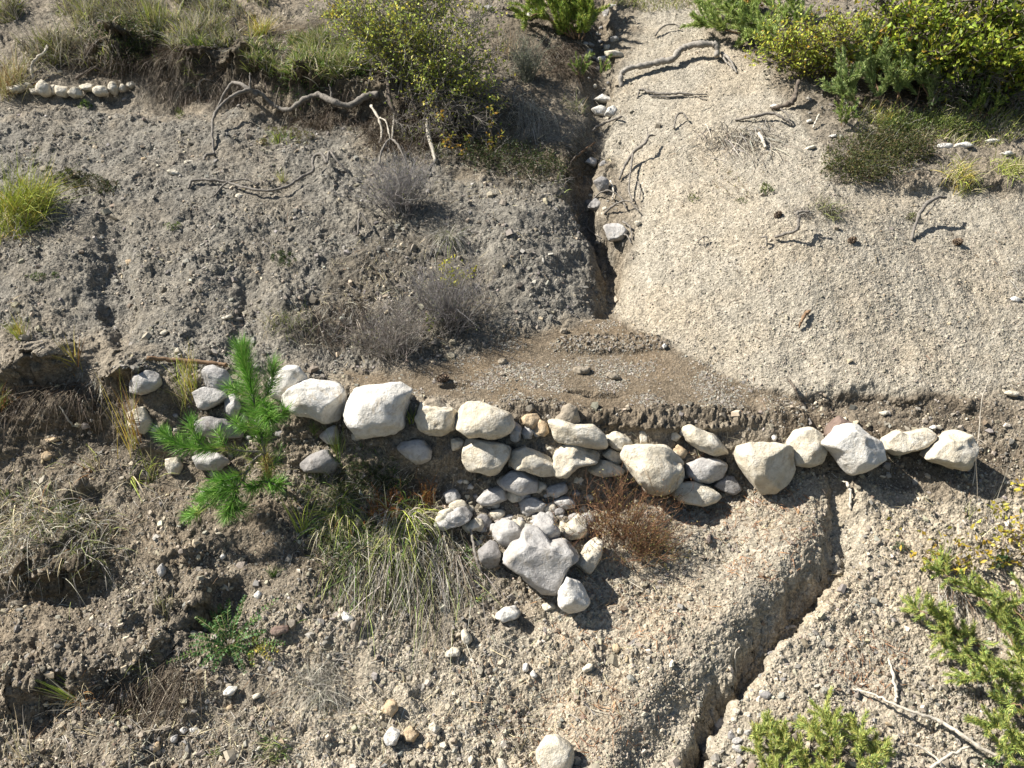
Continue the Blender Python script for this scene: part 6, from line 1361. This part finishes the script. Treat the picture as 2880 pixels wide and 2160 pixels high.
branch(tp(T2, [(2030, 245), (2080, 210), (2150, 195), (2200, 205)]), [.02, .06, .06, .03], [.010, .008], "small dead twig above the log", M_grey, group="dead branches and roots")
branch(tp(T2, [(1040, 85), (1090, 95), (1160, 100)]), [.05, .06, .04], [.022, .022], "dark root beside the white stone heap at the top edge", M_bark, "root", "root", "dead branches and roots")
branch(tp(T3, [(1950, 710), (1990, 620), (2030, 520), (2065, 405)]), [.02, .12, .22, .34], [.014, .013, .009], "pale dead stem standing under the big leafy shrub", M_pale, group="dead branches and roots", forks=[(tp(T3, [(1990, 620), (2045, 595)]), [.12, .16], [.007, .004]), (tp(T3, [(1985, 670), (2020, 690), (2025, 720)]), [.06, .08, .05], [.008, .005])])
branch([(2010, 185), (1950, 150), (1890, 130), (1850, 118), (1820, 110)], [.1, .22, .25, .2, .15], [.03, .024, .02, .012], "dark limb running left under the low spreading shrub", M_bark, group="dead branches and roots")
branch(tp(T6, [(750, 480), (765, 440), (800, 390), (825, 365)]), [.02, .04, .03, .02], [.006, .012, .012, .006], "short brown stick lying on the middle of the mound", M_brownwood, group="dead branches and roots")
branch(tp(T6, [(685, 830), (710, 880), (740, 940), (800, 985)]), [.03, .05, .04, .0], [.008, .008, .006], "thin dark root at the torn foot of the mound", M_bark, "root", "root", "dead branches and roots")
branch(tp(T6, [(1050, 1500), (1070, 1560), (1080, 1660)]), [.05, .05, .03], [.010, .008], "pale forked twig in the upper end of the lower channel", M_pale, group="dead branches and roots", forks=[(tp(T6, [(1055, 1500), (1010, 1490)]), [.05, .05], [.006, .004])])
branch(tp(T9, [(1095, 1155), (1200, 1200), (1320, 1270), (1480, 1340), (1620, 1390), (1740, 1460), (1880, 1560), (2050, 1640)]), [.02, .05, .07, .08, .08, .08, .08, .08], [.004, .007, .009, .010, .011], "long thin bleached branch running to the bottom right corner", M_pale, group="dead branches and roots")
branch(tp(T9, [(1440, 1520), (1560, 1570), (1700, 1690)]), [.04, .05, .04], [.005, .006], "thin white twig crossing the bottom right corner", M_pale, group="dead branches and roots")
branch(tp(T9, [(1580, 1680), (1700, 1600), (1830, 1550)]), [.05, .06, .06], [.007, .007], "second pale twig crossing under the long bleached branch", M_pale, group="dead branches and roots")
branch(tp(T9, [(1330, 960), (1350, 1070), (1370, 1180), (1380, 1240)]), [.01, .03, .03, .01], [.006, .009, .007], "pale rotten stick lying down the lower right slope", M_pale, group="dead branches and roots")
branch(tp(T9, [(335, 850), (360, 900), (330, 940), (340, 1130)]), [.05, .05, .05, .03], [.004, .003], "thin white rootlet hanging in the lower channel", M_pale, "root", "root", "dead branches and roots")
branch(tp(G2_, [(840, 130), (860, 250), (880, 340), (920, 410)]), [.05, .06, .05, .02], [.008, .010, .008], "pale bent root beside the shaded fallen rock", M_grey, "root", "root", "dead branches and roots")
branch(tp(T4, [(380, 965), (430, 1040), (475, 1110)]), [.02, .03, .02], [.004, .006], "pale dry stick on the dark earth at the left", M_pale, group="dead branches and roots")
branch(tp(T6, [(1855, 980), (1840, 1100), (1860, 1300), (1870, 1500)]), [.3, .22, .12, .02], [.002, .003], "thin curved straw standing right of the rough reddish boulder", M_pale, "dry_stalks", "dry stalk", "dead branches and roots")

# pine cones
def cone(u, v, size, label, ang=0.3):
    r = rg(int(u)); p = hit(u, v); t = thing("pine_cone", label, "pine cone", tuple(p), "pine cones"); ax = unit(np.array([math.cos(ang), 0.2, math.sin(ang)])); a = unit(np.cross(ax, [0, 0, 1.0])); b = np.cross(ax, a)
    c0 = p + np.array([0, -0.2, 0.8])*size*0.3; mb = MB()
    V, Fc = ICO[3]; L = V*np.array([0.5, 0.30, 0.30])*size; mb.add(c0 + L[:, :1]*ax + L[:, 1:2]*a + L[:, 2:3]*b, None, Fc); mb.build("core", M_bark, t)
    mb = MB(); n = 90; i = np.arange(n); s = (i+0.5)/n*2-1; ph = i*2.39996; R_ = np.sqrt(1-s*s)*0.32*size
    pos = c0 + (s*0.5*size)[:, None]*ax + (np.cos(ph)*R_)[:, None]*a + (np.sin(ph)*R_)[:, None]*b
    d = unit(pos-c0) + ax*0.7; leaves(mb, pos - d*size*0.05, d, np.full(n, size*0.22), np.full(n, size*0.22), pal(r, n, [(0.12, 0.08, 0.05), (0.22, 0.16, 0.11)]), r)
    mb.build("scales", M_straw, t)
cone(958, 822, 0.07, "dark pine cone lying on the mud bench")
cone(1680, 468, 0.06, "pine cone on the upper mound below the dead tussocks", 0.8)
cone(1840, 523, 0.06, "pine cone on the mound right of the forked twig", 0.5)
cone(2068, 527, 0.07, "spiky pine cone on the slope right of the hooked twig", 0.2)

# mud clods on the bench
for k, (o, lb) in enumerate([
    ([(1010, 690), (1030, 665), (1065, 670), (1075, 695), (1040, 705)], "dark mud clod in the left half of the bench"),
    ([(1415, 490), (1430, 465), (1460, 470), (1462, 500), (1425, 505)], "round mud clod at the edge of the bench near the gully mouth"),
    ([(1030, 770), (1045, 750), (1060, 765), (1050, 782)], "small clod below the dark mud clod"),
    ([(1715, 780), (1740, 755), (1790, 765), (1810, 795), (1750, 800)], "brown clod near the right end of the bench"),
    ([(1500, 730), (1560, 715), (1615, 725), (1600, 760), (1530, 765)], "low crumbly clod in the right half of the bench"),
    ([(2080, 580), (2100, 565), (2112, 585), (2090, 598)], "little white chip right of the crumbled mud bar")]):
    rock(o, lb, 'm' if k < 5 else 'w', G1, "mud_clod" if k < 5 else "limestone_rock", "mud clod" if k < 5 else "rock", "clods on the bench", out=0.35, rough=0.16, cuts=3, lvl=4)
